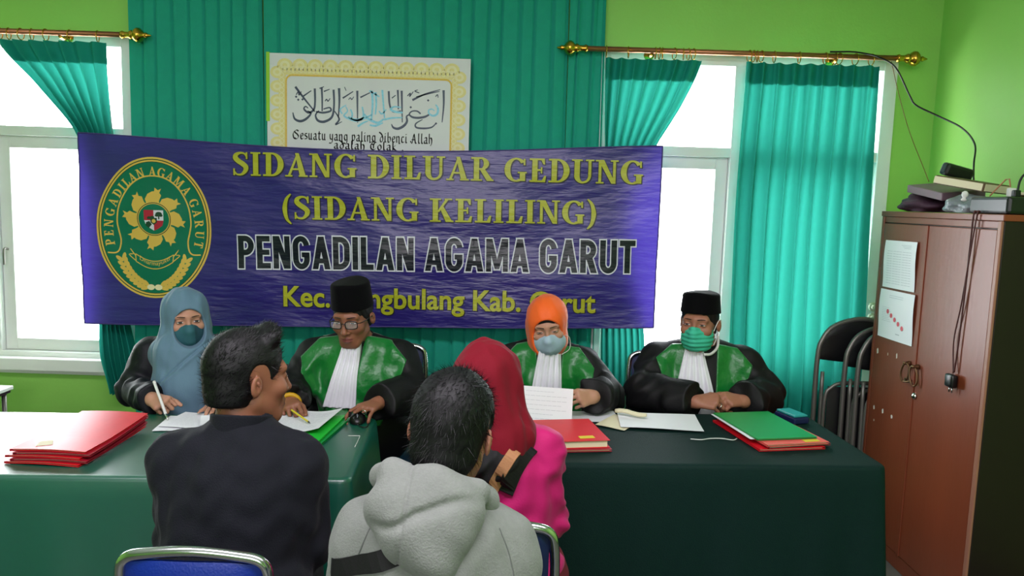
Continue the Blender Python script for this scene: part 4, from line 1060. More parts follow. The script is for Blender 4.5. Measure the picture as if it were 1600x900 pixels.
tag(MB().lathe([(.008, 0), (.011, .006), (.006, .014), (.012, .022), (.011, .034), (.004, .04)]).build('bottle_stopper', M['white_strap'], smooth=True, loc=(1.755, 3.03, 1.642), rot=(0, .1, 0)), 'small white plastic stopper on the grey bag', 'stopper')
tag(MB().tube([(1.545, 3.936, 2.374), (1.584, 3.93, 2.374), (1.65, 3.925, 2.375), (1.72, 3.925, 2.368), (1.779, 3.915, 2.352), (1.865, 3.91, 2.303), (1.937, 3.89, 2.166), (1.963, 3.87, 2.118), (2.035, 3.80, 2.062), (2.073, 3.65, 1.991), (2.052, 3.5, 1.906), (2.01, 3.42, 1.815), (1.975, 3.35, 1.74), (1.96, 3.30, 1.73)], .0042, n=8, smooth=8).build('black_cable', M['cable_black'], smooth=True), 'black cable looping from the right curtain rod to the wardrobe top', 'cable')
tag(MB().tube([(1.858, 3.945, 2.338), (1.862, 3.90, 2.25), (1.866, 3.85, 2.157), (1.855, 3.7, 1.974), (1.835, 3.5, 1.79), (1.82, 3.42, 1.73)], .0018, n=6, smooth=6).build('brown_string', M['string_brown'], smooth=True), 'thin brown string hanging from the right curtain rod end', 'string')

# white topped stand whose corner shows at the left edge
o = empty('side_stand', (-2.635, 3.55, 0)); tag(o, 'white topped side stand at the left edge below the window sill', 'stand')
MB().box((-.16, -.2, .575), (.16, .2, .594)).build('top', M['white_frame'], o, bevel=.003)
MB().box((-.15, -.19, .560), (.15, .19, .575)).build('underside', M['mauve_dark'], o)
for sx in (-1, 1):
    for sy in (-1, 1): MB().tube([(sx * .13, sy * .17, 0), (sx * .13, sy * .17, .565)], .011).build('leg', M['dull_steel'], o, smooth=True)
# ------------------------------------------------------------------ smooth solid modelling (distance fields) for bodies and clothes
f32 = np.float32
def V3(*a): return np.array(a, dtype=f32)
def smin(a, b, k):
    if k <= 0: return np.minimum(a, b)
    h = np.clip(0.5 + 0.5 * (b - a) / k, 0, 1)
    return b + (a - b) * h - k * h * (1 - h)
def smax(a, b, k): return -smin(-a, -b, k)
def cap(P, a, b, ra, rb=None):
    rb = ra if rb is None else rb
    a = np.asarray(a, f32); b = np.asarray(b, f32); ba = b - a
    pa = P - a
    t = np.clip((pa @ ba) / max(1e-9, float(ba @ ba)), 0, 1)
    return np.linalg.norm(pa - t[:, None] * ba, axis=1) - (ra + (rb - ra) * t)
def chain(P, pts, rs, k=0.02):
    d = None
    for i in range(len(pts) - 1):
        e = cap(P, pts[i], pts[i + 1], rs[i], rs[i + 1])
        d = e if d is None else smin(d, e, k)
    return d
def ell(P, c, r, Rm=None):
    q = P - np.asarray(c, f32)
    if Rm is not None: q = q @ Rm
    r = np.asarray(r, f32)
    k0 = np.linalg.norm(q / r, axis=1); k1 = np.linalg.norm(q / (r * r), axis=1)
    return np.where(k1 > 1e-9, k0 * (k0 - 1) / np.maximum(k1, 1e-9), -float(r.min()))
def near(P, c, rad, fn, far=None):
    """evaluate fn only for points within rad of c; elsewhere a safe lower bound"""
    d = np.linalg.norm(P - np.asarray(c, f32), axis=1)
    out = (d - rad * 0.8).astype(f32)
    m = d < rad
    if m.any(): out[m] = fn(P[m])
    return out
def plane(P, o, n):
    n = np.asarray(n, f32); n = n / np.linalg.norm(n)
    return (P - np.asarray(o, f32)) @ n
def folds(P, seed, amp, wl, sq=(1, 1, 1)):
    rr = np.random.RandomState(seed); out = np.zeros(len(P), f32)
    Q = P * np.asarray(sq, f32)
    for i in range(4):
        d = rr.normal(size=3); d /= np.linalg.norm(d)
        e = rr.normal(size=3); e /= np.linalg.norm(e)
        w = 2 * math.pi / (wl * rr.uniform(.7, 1.5))
        out += np.sin((Q @ d.astype(f32)) * w + 1.4 * np.sin((Q @ e.astype(f32)) * w * .45 + rr.uniform(0, 6)) + rr.uniform(0, 6)).astype(f32)
    return out * (amp / 2.2)

def surface_nets(f, lo, hi, h, project=2):
    lo = np.asarray(lo, f32); hi = np.asarray(hi, f32)
    B = 32
    n = np.ceil((hi - lo) / (h * B)).astype(int) + 1
    idx = np.stack(np.meshgrid(*[np.arange(k) for k in n], indexing='ij'), -1).reshape(-1, 3) * B
    while True:
        c = lo + (idx + B / 2) * h
        d = f(c.astype(f32))
        idx = idx[np.abs(d) < B * h * 0.95 + 0.012]
        if B == 4: break
        B //= 2
        o = np.array([(i, j, k) for i in (0, 1) for j in (0, 1) for k in (0, 1)]) * B
        idx = (idx[:, None, :] + o[None]).reshape(-1, 3)
    if len(idx) == 0: return np.zeros((0, 3)), np.zeros((0, 4), int)
    g5 = np.array([(i, j, k) for i in range(5) for j in range(5) for k in range(5)])
    vals = np.empty((len(idx), 125), f32)
    CH = 6000
    for s in range(0, len(idx), CH):
        pts = lo + (idx[s:s + CH, None, :] + g5[None]) * h
        vals[s:s + CH] = f(pts.reshape(-1, 3).astype(f32)).reshape(-1, 125)
    V = vals.reshape(-1, 5, 5, 5)
    corners = [(i, j, k) for i in (0, 1) for j in (0, 1) for k in (0, 1)]
    cv = np.stack([V[:, i:i + 4, j:j + 4, k:k + 4] for i, j, k in corners], -1).reshape(-1, 8)
    g4 = np.array([(i, j, k) for i in range(4) for j in range(4) for k in range(4)])
    ci = (idx[:, None, :] + g4[None]).reshape(-1, 3)
    neg = cv < 0
    mixed = neg.any(1) & ~neg.all(1)
    cv = cv[mixed]; ci = ci[mixed]; neg = neg[mixed]
    cc = np.array(corners, f32)
    acc = np.zeros((len(cv), 3), f32); cnt = np.zeros(len(cv), f32)
    for a in range(8):
        for b_ in range(a + 1, 8):
            if abs(cc[a] - cc[b_]).sum() != 1: continue
            cr = neg[:, a] != neg[:, b_]
            t = np.where(cr, cv[:, a] / np.where(cr, cv[:, a] - cv[:, b_], 1), 0)
            acc += np.where(cr[:, None], cc[a] + t[:, None] * (cc[b_] - cc[a]), 0); cnt += cr
    verts = lo + (ci + acc / cnt[:, None]) * h
    key = (ci[:, 0].astype(np.int64) << 40) | (ci[:, 1].astype(np.int64) << 20) | ci[:, 2].astype(np.int64)
    order = np.argsort(key); sk = key[order]
    faces = []
    ax = [(4, (0, 1, 0), (0, 0, 1)), (2, (0, 0, 1), (1, 0, 0)), (1, (1, 0, 0), (0, 1, 0))]
    for corner, u, v in ax:
        cr = neg[:, 0] != neg[:, corner]
        w = np.where(cr)[0]
        base = ci[w]
        q = []; ok = np.ones(len(w), bool)
        for off in ((0, 0), (1, 0), (1, 1), (0, 1)):
            c = base - off[0] * np.array(u) - off[1] * np.array(v)
            ok &= (c >= 0).all(1)
            c = np.maximum(c, 0)
            kk = (c[:, 0].astype(np.int64) << 40) | (c[:, 1].astype(np.int64) << 20) | c[:, 2].astype(np.int64)
            p = np.searchsorted(sk, kk); p = np.minimum(p, len(sk) - 1)
            ok &= sk[p] == kk
            q.append(order[p])
        q = np.stack(q, 1)
        flip = neg[w, 0]
        q = np.where(flip[:, None], q[:, ::-1], q)
        faces.append(q[ok])
    faces = np.concatenate(faces)
    e = h * 0.35
    T4 = np.array([(1, -1, -1), (-1, -1, 1), (-1, 1, -1), (1, 1, 1)], f32)
    nrm = None
    for _ in range(project):
        vv = verts.astype(f32)
        gsum = sum(t * f(vv + t * e)[:, None] for t in T4) / (4 * e)
        gl = np.maximum(np.linalg.norm(gsum, axis=1), 0.3)
        d = f(vv)
        step = np.clip(d / gl, -h * .6, h * .6)
        nrm = gsum / gl[:, None]
        verts = verts - nrm * step[:, None]
    return verts, faces[:, ::-1]

def sdf_obj(name, f, lo, hi, h, mats, parent=None, origin=(0, 0, 0), mat_fn=None):
    v, q = surface_nets(f, lo, hi, h)
    v = v - np.asarray(origin)
    me = bpy.data.meshes.new(name)
    me.vertices.add(len(v)); me.vertices.foreach_set('co', v.astype(np.float32).ravel())
    me.loops.add(len(q) * 4); me.loops.foreach_set('vertex_index', q.astype(np.int32).ravel())
    me.polygons.add(len(q)); me.polygons.foreach_set('loop_start', np.arange(len(q), dtype=np.int32) * 4)
    mats = mats if isinstance(mats, (list, tuple)) else [mats]
    for m_ in mats: me.materials.append(m_)
    if mat_fn is not None and len(q):
        c = v[q].mean(1) + np.asarray(origin)
        me.polygons.foreach_set('material_index', mat_fn(c.astype(f32)).astype(np.int32))
    me.update(calc_edges=True)
    me.polygons.foreach_set('use_smooth', np.ones(len(q), bool))
    return link(name, me, parent)

def rotm(yaw=0, pitch=0, roll=0):
    m = Matrix.Rotation(R(yaw), 3, 'Z') @ Matrix.Rotation(R(pitch), 3, 'X') @ Matrix.Rotation(R(roll), 3, 'Y')
    return np.array(m, dtype=f32)

class Head:
    """head-local frame: face towards -y, z up, origin mid-head between the eyes' height and the skull"""
    def __init__(s, c, yaw=0, pitch=0, roll=0, scale=1.0):
        s.c = np.asarray(c, f32); s.M = rotm(yaw, pitch, roll); s.s = scale
    def loc(s, P): return ((P - s.c) @ s.M) / s.s
    def wld(s, *p): return s.c + s.M @ (np.asarray(p, f32) * s.s)
    def ell(s, P, c, r): return ell(P, c, r)

def head_sdf(H, lids=0.35, jaw=1.0):
    def f(Pw):
        P = H.loc(Pw)
        Q = P.copy(); Q[:, 0] = np.abs(Q[:, 0])
        d = ell(Q, (0, .014, .036), (.074, .094, .084))
        d = smin(d, ell(Q, (0, -.032, -.03), (.060 * jaw, .060, .078)), .03)
        d = smin(d, cap(Q, (0, -.064, -.096), (.016, -.06, -.094), .019), .022)          # chin
        d = smin(d, cap(Q, (.05 * jaw, .0, -.055), (.022, -.058, -.092), .016), .024)      # jaw line
        d = smin(d, ell(Q, (.044, -.060, -.022), (.022, .022, .020)), .018)              # cheekbone
        d = smin(d, cap(Q, (0, -.083, .030), (.042, -.070, .027), .012), .014)           # brow
        d = smax(d, -ell(Q, (.032, -.103, .006), (.019, .020, .013)), .012)              # eye socket
        d = smin(d, ell(Q, (.032, -.0735, .006), (.0155, .0135, .0125)), .003)           # lids
        d = smin(d, chain(Q, [(0, -.086, .020), (0, -.098, -.010), (0, -.107, -.030)], [.0075, .0085, .0115], .006), .010)
        d = smin(d, ell(Q, (.0125, -.094, -.034), (.0085, .010, .0075)), .007)           # nostril wings
        d = smin(d, ell(Q, (0, -.076, -.064), (.030, .018, .026)), .014)                 # muzzle
        d = smin(d, chain(Q, [(0, -.0945, -.060), (.013, -.0905, -.0605), (.025, -.081, -.0645)], [.0055, .005, .0028], .004), .004)
        d = smin(d, chain(Q, [(0, -.0925, -.0715), (.012, -.0895, -.0705), (.024, -.081, -.0660)], [.0065, .0058, .0028], .004), .004)
        d = smax(d, -chain(Q, [(0, -.1005, -.0658), (.014, -.0955, -.0654), (.026, -.086, -.0655)], [.0018, .0016, .0012], .001), .003)
        E = (Q - V3(.079, .012, -.008)) * 1.18
        c_, s_ = math.cos(.35), math.sin(.35)
        E = np.stack([E[:, 0] * c_ - E[:, 1] * s_, E[:, 0] * s_ + E[:, 1] * c_, E[:, 2] + .15 * E[:, 1]], 1)
        ear = ell(E, (0, .004, 0), (.008, .020, .031))
        ear = smax(ear, -ell(E, (.009, .001, .005), (.007, .013, .021)), .003)
        ear = smin(ear, cap(E, (.006, -.006, -.012), (.007, .004, .012), .003), .004) / 1.18
        d = smin(d, ear, .006)
        return d * H.s
    return lambda P: near(P, H.c, .17 * H.s, f)

def unit(v): v = np.asarray(v, float); return v / np.linalg.norm(v)
def hand_parts(W, d, n, right, curls, thumb, spread=.10, sc=1.0, thumb_len=(.042, .032, .026)):
    """five-finger hand: W wrist, d wrist->knuckles, n back of the hand; curls = 4 x (three joint angles in degrees)"""
    W = np.asarray(W, float); d = unit(d); n = np.asarray(n, float); n = unit(n - d * (n @ d))
    t = np.cross(d, n) * (-1 if right else 1)
    segs = []
    L = [(.040, .025, .020), (.044, .028, .021), (.041, .026, .021), (.032, .020, .018)]
    rad = [.0082, .0085, .0080, .0072]
    kn = []
    for k in range(4):
        off = .030 - .0195 * k
        base = W + d * (.086 - .004 * abs(k - 1.2) - (.008 if k == 3 else 0)) * sc + t * off * sc + n * (.004 - .002 * abs(k - 1.3)) * sc
        kn.append(base)
        segs.append((W + t * off * .55 * sc + d * .012, base, .0135 * sc, .0112 * sc, .014))
        ang = 0; p = base; dirn = unit(d + t * (spread * (1.5 - k) * .6))
        for j in range(3):
            ang += R(curls[k][j])
            v = dirn * math.cos(ang) - n * math.sin(ang)
            q = p + v * L[k][j] * sc
            segs.append((p, q, (rad[k] - .0006 * j) * sc, (rad[k] - .0006 * (j + 1)) * sc, .003))
            p = q
    p = W + d * .020 * sc + t * .022 * sc - n * .006 * sc
    for j in range(3):
        v = thumb[j]; v = unit(d * v[0] + t * v[1] - n * v[2])
        q = p + v * thumb_len[j] * sc
        r0, r1 = ((.0150, .0110), (.0102, .0094), (.0092, .0080))[j]
        segs.append((p, q, r0 * sc, r1 * sc, .008 if j == 0 else .003))
        p = q
    return segs
def hand_sdf(W, d, n, right, curls, thumb, **kw):
    segs = hand_parts(W, d, n, right, curls, thumb, **kw)
    c = np.asarray(W, float) + unit(d) * .075
    def f(P):
        o = None
        for a, b_, ra, rb, k in segs:
            e = cap(P, a, b_, ra, rb)
            o = e if o is None else smin(o, e, k)
        return o
    return lambda P: near(P, c, .16, f)

FIST = [(62, 75, 40), (64, 78, 40), (66, 78, 40), (68, 76, 40)]
REST = [(22, 28, 18), (24, 30, 18), (27, 32, 18), (30, 34, 20)]
TH_REST = [(.62, .75, .25), (.85, .45, .25), (.95, .2, .2)]

SEAT = .464
def slab(c, rot, L, D, zt=.7515, zb=.690):
    cs, sn = math.cos(rot), math.sin(rot)
    cx, cy = c[0] - cs * L / 2 - sn * D / 2, c[1] - sn * L / 2 + cs * D / 2
    def f(P):
        x, y = P[:, 0] - cx, P[:, 1] - cy
        a, b_ = x * cs + y * sn, -x * sn + y * cs
        return np.maximum(np.maximum(np.abs(a) - L / 2 - .006, np.abs(b_) - D / 2 - .010), np.maximum(P[:, 2] - zt, zb - P[:, 2]))
    return f
SLAB1 = slab((-0.465, 2.205), 0.055, 2.0, 0.66)
SLAB2 = slab((1.268, 2.47), 0.06, 1.24, 0.62)
def centred(cx, cy, rot, L, D, zt):
    def f(P):
        x, y = P[:, 0] - cx, P[:, 1] - cy
        a, b_ = x * math.cos(rot) + y * math.sin(rot), -x * math.sin(rot) + y * math.cos(rot)
        return np.maximum(np.maximum(np.abs(a) - L / 2, np.abs(b_) - D / 2), np.maximum(P[:, 2] - zt, .74 - P[:, 2]))
    return f
SOLIDS = [SLAB1, SLAB2, centred(-.745, 2.70, -.08, .27, .40, .7700), centred(-1.14, 2.72, 0, .27, .27, .7635), centred(.335, 2.955, .12, .23, .17, .7600), centred(-.562, 2.80, .15, .066, .112, .7885)]
def clear(d, P):
    for g in SOLIDS: d = np.maximum(d, -g(P))
    return d
def body(name, root, H, J, hands, skin, h=0.004, legs=True, lipmat=True):
    """one continuous figure: J holds neck, chest, belly, pelvis, shoulders, elbows, wrists, hips, knees, ankles, toes in world metres"""
    hs = head_sdf(H)
    hnd = [hand_sdf(*a, **k) for a, k in hands]
    tw = J.get('tw', 0.0)
    Rt = rotm(tw)
    def f(P):
        d = hs(P)
        d = smin(d, chain(P, [H.wld(0, .022, -.055), J['neck']], [.052 * H.s, .056], .02), .025)
        d = smin(d, ell(P, J['chest'], (.150, .100, .19), Rt), .05)
        d = smin(d, ell(P, J['belly'], (.140, .108, .16), Rt), .05)
        d = smin(d, ell(P, J['pelvis'], (.160, .118, .12), Rt), .05)
        for s in (0, 1):
            d = smin(d, chain(P, [J['neck'], J['sh'][s]], [.045, .050], .02), .04)
            d = smin(d, chain(P, [J['sh'][s], J['el'][s], J['wr'][s]], [.050, .038, .027], .012), .03)
            d = smin(d, hnd[s](P), .012)
            if legs:
                d = smin(d, chain(P, [J['hip'][s], J['kn'][s], J['an'][s]], [.082, .056, .038], .02), .03)
                d = smin(d, chain(P, [J['an'][s], J['toe'][s]], [.036, .030], .01), .02)
        return clear(d, P)
    pts = [np.asarray(p) for k_ in ('sh', 'el', 'wr', 'hip', 'kn', 'an', 'toe') for p in J[k_]] + [H.c, J['pelvis']] + [np.asarray(a[0]) for a, k in hands]
    pts = np.array(pts, float)
    lo = pts.min(0) - .21; hi = pts.max(0) + .21; lo[2] = max(lo[2], 0.0)
    def mf(c):
        P = H.loc(c)
        lip = (np.abs(P[:, 0]) < .025) & (P[:, 1] < -.076) & (np.abs(P[:, 2] + .0660) < .0115 - .012 * (np.abs(P[:, 0]) / .03) ** 2)
        return np.where(lip, 1, 0)
    o = sdf_obj(name, f, lo, hi, h, [skin, M['lip']], None, root, mf if lipmat else None)
    o.location = root
    return o, f

def seated(cx, cy, tw, shw=.165, zsh=.92, lean=0.0, seat=.47, kdir=-1, kspread=.10):
    """default joints of a seated figure; kdir -1 = knees towards the camera, +1 = away"""
    c, s = math.cos(R(tw)), math.sin(R(tw))
    fx, fy = (s, -c) if kdir < 0 else (s, -c)
    def at(r, fwd, z): return V3(cx + c * r + fx * fwd, cy + s * r + fy * fwd, z)
    J = dict(tw=tw, neck=at(0, lean, zsh + .055), chest=at(0, lean * .7, zsh - .13), belly=at(0, lean * .3, zsh - .30), pelvis=at(0, -.01, seat + .115))
    J['sh'] = [at(-shw, lean, zsh - .01), at(shw, lean, zsh - .01)]
    J['hip'] = [at(-.085, .03, seat + .095), at(.085, .03, seat + .095)]
    J['kn'] = [at(-kspread, .40, seat + .03), at(kspread, .40, seat + .03)]
    J['an'] = [at(-kspread, .42, .075), at(kspread, .42, .075)]
    J['toe'] = [at(-kspread - .02, .56, .034), at(kspread + .02, .56, .034)]
    J['at'] = at
    return J

def half(P, a, b_):
    """signed distance to the line a->b in the (x, z) plane, positive on its right"""
    dx, dz = b_[0] - a[0], b_[1] - a[1]; ln = math.hypot(dx, dz)
    return ((P[:, 0] - a[0]) * dz - (P[:, 1] - a[1]) * dx) / ln
def poly2(P2, pts):
    """convex polygon listed anticlockwise; negative inside"""
    d = None
    for i in range(len(pts)):
        e = half(P2, pts[i], pts[(i + 1) % len(pts)])
        d = e if d is None else np.maximum(d, e)
    return d
def local(P, cx, cy, tw):
    c, s = math.cos(R(tw)), math.sin(R(tw))
    x, y = P[:, 0] - cx, P[:, 1] - cy
    return x * c + y * s, -x * s + y * c, P[:, 2]

def dress(J, shr=.066, chest=(.185, .128, .22), belly=(.185, .135, .20), hem=(.205, .16, .14), sl=(.075, .075, .068), sk=.05):
    """loose garment over torso, arms and lap"""
    Rt = rotm(J['tw'])
    def tor(P):
        d = ell(P, J['chest'], chest, Rt)
        d = smin(d, ell(P, J['belly'], belly, Rt), .06)
        d = smin(d, ell(P, J['pelvis'], hem, Rt), .06)
        d = smin(d, chain(P, [J['sh'][0], J['neck'] - V3(0, 0, .035), J['sh'][1]], [shr, shr * .92, shr], .03), .05)
        d = smin(d, chain(P, [J['sh'][0], J['neck'], J['sh'][1]], [.060, .058, .060], .02), .04)
        return d
    def arm(P, s):
        d = chain(P, [J['sh'][s], J['el'][s], J['wr'][s]], sl, .02)
        e = np.asarray(J['wr'][s]) - np.asarray(J['el'][s])
        return smax(d, plane(P, np.asarray(J['wr'][s]) - unit(e) * .006, e), .006)
    return tor, arm
def bounds(J, pad=.16, zlo=.3, extra=()):
    pts = [np.asarray(p, float) for k_ in ('sh', 'el', 'wr') for p in J[k_]] + [np.asarray(J['neck'], float), np.asarray(J['pelvis'], float)] + [np.asarray(p, float) for p in extra]
    pts = np.array(pts); lo = pts.min(0) - pad; hi = pts.max(0) + pad; lo[2] = max(lo[2], zlo)
    return lo, hi

def trousers(root, o, J, m, name='trousers', r=(.098, .074, .062), shoes=True, flare=0):
    def f(P):
        d = ell(P, J['pelvis'], (.178, .135, .125), rotm(J['tw']))
        for s in (0, 1):
            d = smin(d, chain(P, [J['hip'][s], J['kn'][s], np.asarray(J['an'][s]) + V3(0, 0, .03)], r, .03), .03 + flare)
        d = d + folds(P, 5, .004, .12)
        return smax(d, -np.maximum(np.maximum(np.abs(P[:, 0] - J['pelvis'][0]) - .22, np.abs(P[:, 1] - J['pelvis'][1]) - .23), P[:, 2] - SEAT), .006)
    pts = np.array([np.asarray(p, float) for k_ in ('hip', 'kn', 'an') for p in J[k_]])
    lo = pts.min(0) - .19; hi = pts.max(0) + .19; lo[2] = .03
    sdf_obj(name, f, lo, hi, .009, m, o, root)
    if shoes:
        for s in (0, 1):
            a, t = np.asarray(J['an'][s], float), np.asarray(J['toe'][s], float)
            g = lambda P: smax(chain(P, [a + V3(0, 0, -.02), t], [.048, .042], .02), .006 - P[:, 2], .004)
            sdf_obj('shoe', g, np.minimum(a, t) - .08, np.maximum(a, t) + .08, .007, M['shoe'], o, root)

def eyes(o, root, H, openness=1.0, look=(0, 0), h=.0075):
    for s in (-1, 1):
        c = H.wld(s * .032, -.0815, .0055)
        mb = MB()
        n1, n2 = 18, 10
        ax = (.0130, .0068, h * openness)
        def fn(u, v):
            a = 2 * math.pi * u; b_ = math.pi * (v - .5)
            return (ax[0] * math.cos(a) * math.cos(b_), ax[1] * math.sin(a) * math.cos(b_), ax[2] * math.sin(b_))
        mb.grid(fn, n1, n2)
        me = mb.mesh('eye', [M['eye_white'], M['eye_dark']], smooth=True)
        for p in me.polygons:
            cc = p.center
            if abs(cc.x - look[0]) < .0066 and cc.y < 0: p.material_index = 1
        e = link('eye', me, o)
        e.matrix_basis = Matrix.Translation(Vector(c) - Vector(root)) @ Matrix([list(map(float, r_)) for r_ in H.M]).to_4x4()
        # upper lid crease / lashes
        inv = e.matrix_basis.inverted()
        MB().tube([inv @ (Vector(H.wld(s * (.032 + dx), -.0855 + 20 * dx * dx * (1.4 if dx * s > 0 else 1.0), .0055 + h * openness - 30 * dx * dx * openness)) - Vector(root)) for dx in (-.0135, -.007, 0, .007, .0135)], [.0008, .0015, .0017, .0017, .001], n=6, smooth=4).build('eyelash', M['brow'], e)
        e2 = o.children[-1] if False else None
def fix_lashes(o):
    for ch in list(o.children):
        for g in list(ch.children):
            pass
def brows(o, root, H, z=.029, w=.0030, m='brow'):
    for s in (-1, 1):
        MB().tube([Vector(H.wld(s * x, y, zz)) - Vector(root) for x, y, zz in ((.013, -.0935, z), (.026, -.0915, z + .002), (.040, -.0830, z + .001), (.050, -.0735, z - .005))], [w * .8, w, w * .8, w * .3], n=8, smooth=4, flat=.55).build('eyebrow', M[m], o, smooth=True)

def hair_obj(o, root, H, region, thick, h=.004, strands=2500, slen=(.018, .032), comb=(0, 1, -.3), lift=.35, seed=1, m='hair', bumps=.0012, quiff=None):
    rr = np.random.RandomState(seed)
    def f(Pw):
        P = H.loc(Pw)
        d = ell(P, (0, .014, .036), (.074 + thick[0], .094 + thick[1], .084 + thick[2]))
        d = smin(d, ell(P, (0, .045, -.035), (.062 + thick[0] * .6, .058 + thick[1] * .5, .06)), .03)
        if quiff is not None: d = smin(d, quiff(P), .02)
        d = d + folds(P, seed, bumps, .022, (1, .7, .6)) + folds(P, seed + 9, bumps * .7, .05)
        d = smax(d, region(P), .008)
        return d * H.s
    g = lambda P: near(P, H.c, .2, f)
    lo = H.c - .2; hi = H.c + .2
    v, q = surface_nets(g, lo, hi, h)
    me = bpy.data.meshes.new('hair')
    v = v.astype(float)
    # strands: slim tapered spikes combed over the shell
    a, b_, c_ = v[q[:, 0]], v[q[:, 1]], v[q[:, 2]]
    nr = np.cross(b_ - a, c_ - a); nr /= np.maximum(np.linalg.norm(nr, axis=1), 1e-9)[:, None]
    ctr = v[q].mean(1)
    lp = H.loc(ctr.astype(f32))
    inner = ell(lp, (0, .014, .036), (.075, .095, .085))
    ok = np.where(inner > .001)[0]
    pick = rr.choice(ok, size=min(strands, len(ok)), replace=True)
    cb = H.M @ np.asarray(comb, f32)
    vs = [v]; fs3 = []; base = len(v)
    P0 = ctr[pick]; N0 = nr[pick]
    T0 = cb[None] - N0 * (N0 @ cb)[:, None] + rr.normal(size=P0.shape) * .35
    T0 /= np.linalg.norm(T0, axis=1)[:, None]
    Ln = rr.uniform(slen[0], slen[1], len(pick))[:, None]
    P0 = P0 - N0 * .003
    P1 = P0 + (T0 * .6 + N0 * lift) * Ln * .55
    P2 = P0 + (T0 + N0 * lift * .7) * Ln
    S = np.cross(T0, N0); wdt = rr.uniform(.0005, .0010, len(pick))[:, None]
    k = len(pick)
    A = np.concatenate([P0 - S * wdt, P0 + S * wdt, P1 - S * wdt * .8, P1 + S * wdt * .8, P2])
    i = np.arange(k)
    quads = np.stack([i, k + i, 3 * k + i, 2 * k + i], 1) + base
    tris = np.stack([2 * k + i, 3 * k + i, 4 * k + i], 1) + base
    allv = np.concatenate([v, A]) - np.asarray(root, float)
    me.from_pydata(allv.tolist(), [], q.tolist() + quads.tolist() + tris.tolist())
    me.materials.append(M[m])
    for p in me.polygons: p.use_smooth = True
    me.update()
    return link('hair', me, o)

def peci(o, root, H, ht=.105, z0=.050, r=(.083, .102), tilt=0.0):
    def f(Pw):
        P = H.loc(Pw)
        z = P[:, 2] - (z0 - .25 * (P[:, 1]) * 0.3)
        tp = 1 - .10 * np.clip(z / ht, 0, 1)
        d = (np.sqrt((P[:, 0] / (r[0] * tp)) ** 2 + ((P[:, 1] - .012) / (r[1] * tp)) ** 2) - 1) * min(r)
        top = z - ht + .5 * np.abs(P[:, 0]) ** 1.5 * .9
        d = smax(smax(d, top, .012), -z, .004)
        d = smax(d, -(np.abs(P[:, 0]) * 0 + ell(P, (0, .014, .03), (.0735, .0935, .060))), .003)
        return d * H.s
    return sdf_obj('cap', lambda P: near(P, H.wld(0, 0, .09), .22, f), H.c - .22, H.c + .25, .0035, M['peci'], o, root)

def mask_obj(o, root, H, m, top=-.004, bot=-.118, slant=0.0, wid=.066, loops=True, pleats=True, mats=None, mat_fn=None, point=.0, fat=.069):
    def f(Pw):
        P = H.loc(Pw)
        d = ell(P, (0, -.030, -.055), (fat, .073, .080))
        d = smin(d, chain(P, [(0, -.092, .0), (0, -.104, -.03), (0, -.092, -.07)], [.010, .014, .016], .01), .03)
        if pleats: d = d + .0016 * np.sin(P[:, 2] * 330)
        x = P[:, 0]; z = P[:, 2] - slant * x
        reg = np.maximum(z - (top + .012 * np.exp(-(x / .02) ** 2) - 3.2 * np.maximum(np.abs(x) - .02, 0) ** 2), (bot + point * np.abs(x)) - z)
        reg = np.maximum(reg, np.abs(x) - wid)
        reg = np.maximum(reg, P[:, 1] + .018)
        return np.maximum(smax(d, reg, .004), -(d + .006)) * H.s
    ob = sdf_obj('face_mask', lambda P: near(P, H.wld(0, -.05, -.05), .16, f), H.c - .19, H.c + .19, .003, mats or m, o, root, mat_fn)
    if loops:
        for s in (-1, 1):
            pts = [H.wld(s * wid, -.042, top - .012), H.wld(s * .080, -.01, .012), H.wld(s * .086, .022, .018), H.wld(s * .085, .03, -.01), H.wld(s * .080, .012, -.045), H.wld(s * wid, -.035, bot * .75)]
            MB().tube([Vector(p) - Vector(root) for p in pts], .0016, n=6, smooth=6).build('ear_loop', M['white_strap'], ob, smooth=True)
    return ob

def hijab(o, root, H, m, drape, opening=((0, -.105, -.012), (.060, .075, .080)), shell=(.094, .110, .104), h=.004, seed=3, name='hijab', lo=None, hi=None, chin=(.078, .078, .086), amp=.0035, carve_extra=None):
    def f(Pw):
        P = H.loc(Pw)
        d = ell(P, (0, .014, .032), shell)
        d = smin(d, ell(P, (0, -.022, -.058), chin), .03) * H.s
        d = drape(Pw, d)
        d = d + folds(Pw, seed, amp, .10, (1, 1, .45)) + folds(Pw, seed + 4, amp * .5, .045, (1, 1, .5))
        op = ell(P, *opening) * H.s
        d = smax(d, -op, .006)
        if carve_extra is not None: d = smax(d, -carve_extra(Pw), .006)
        return d
    return sdf_obj(name, f, lo if lo is not None else H.c - .25, hi if hi is not None else H.c + .2, h, m, o, root)
# ------------------------------------------------------------------ the people
def person(label, o, group=None):
    return tag(o, label, 'person', group)

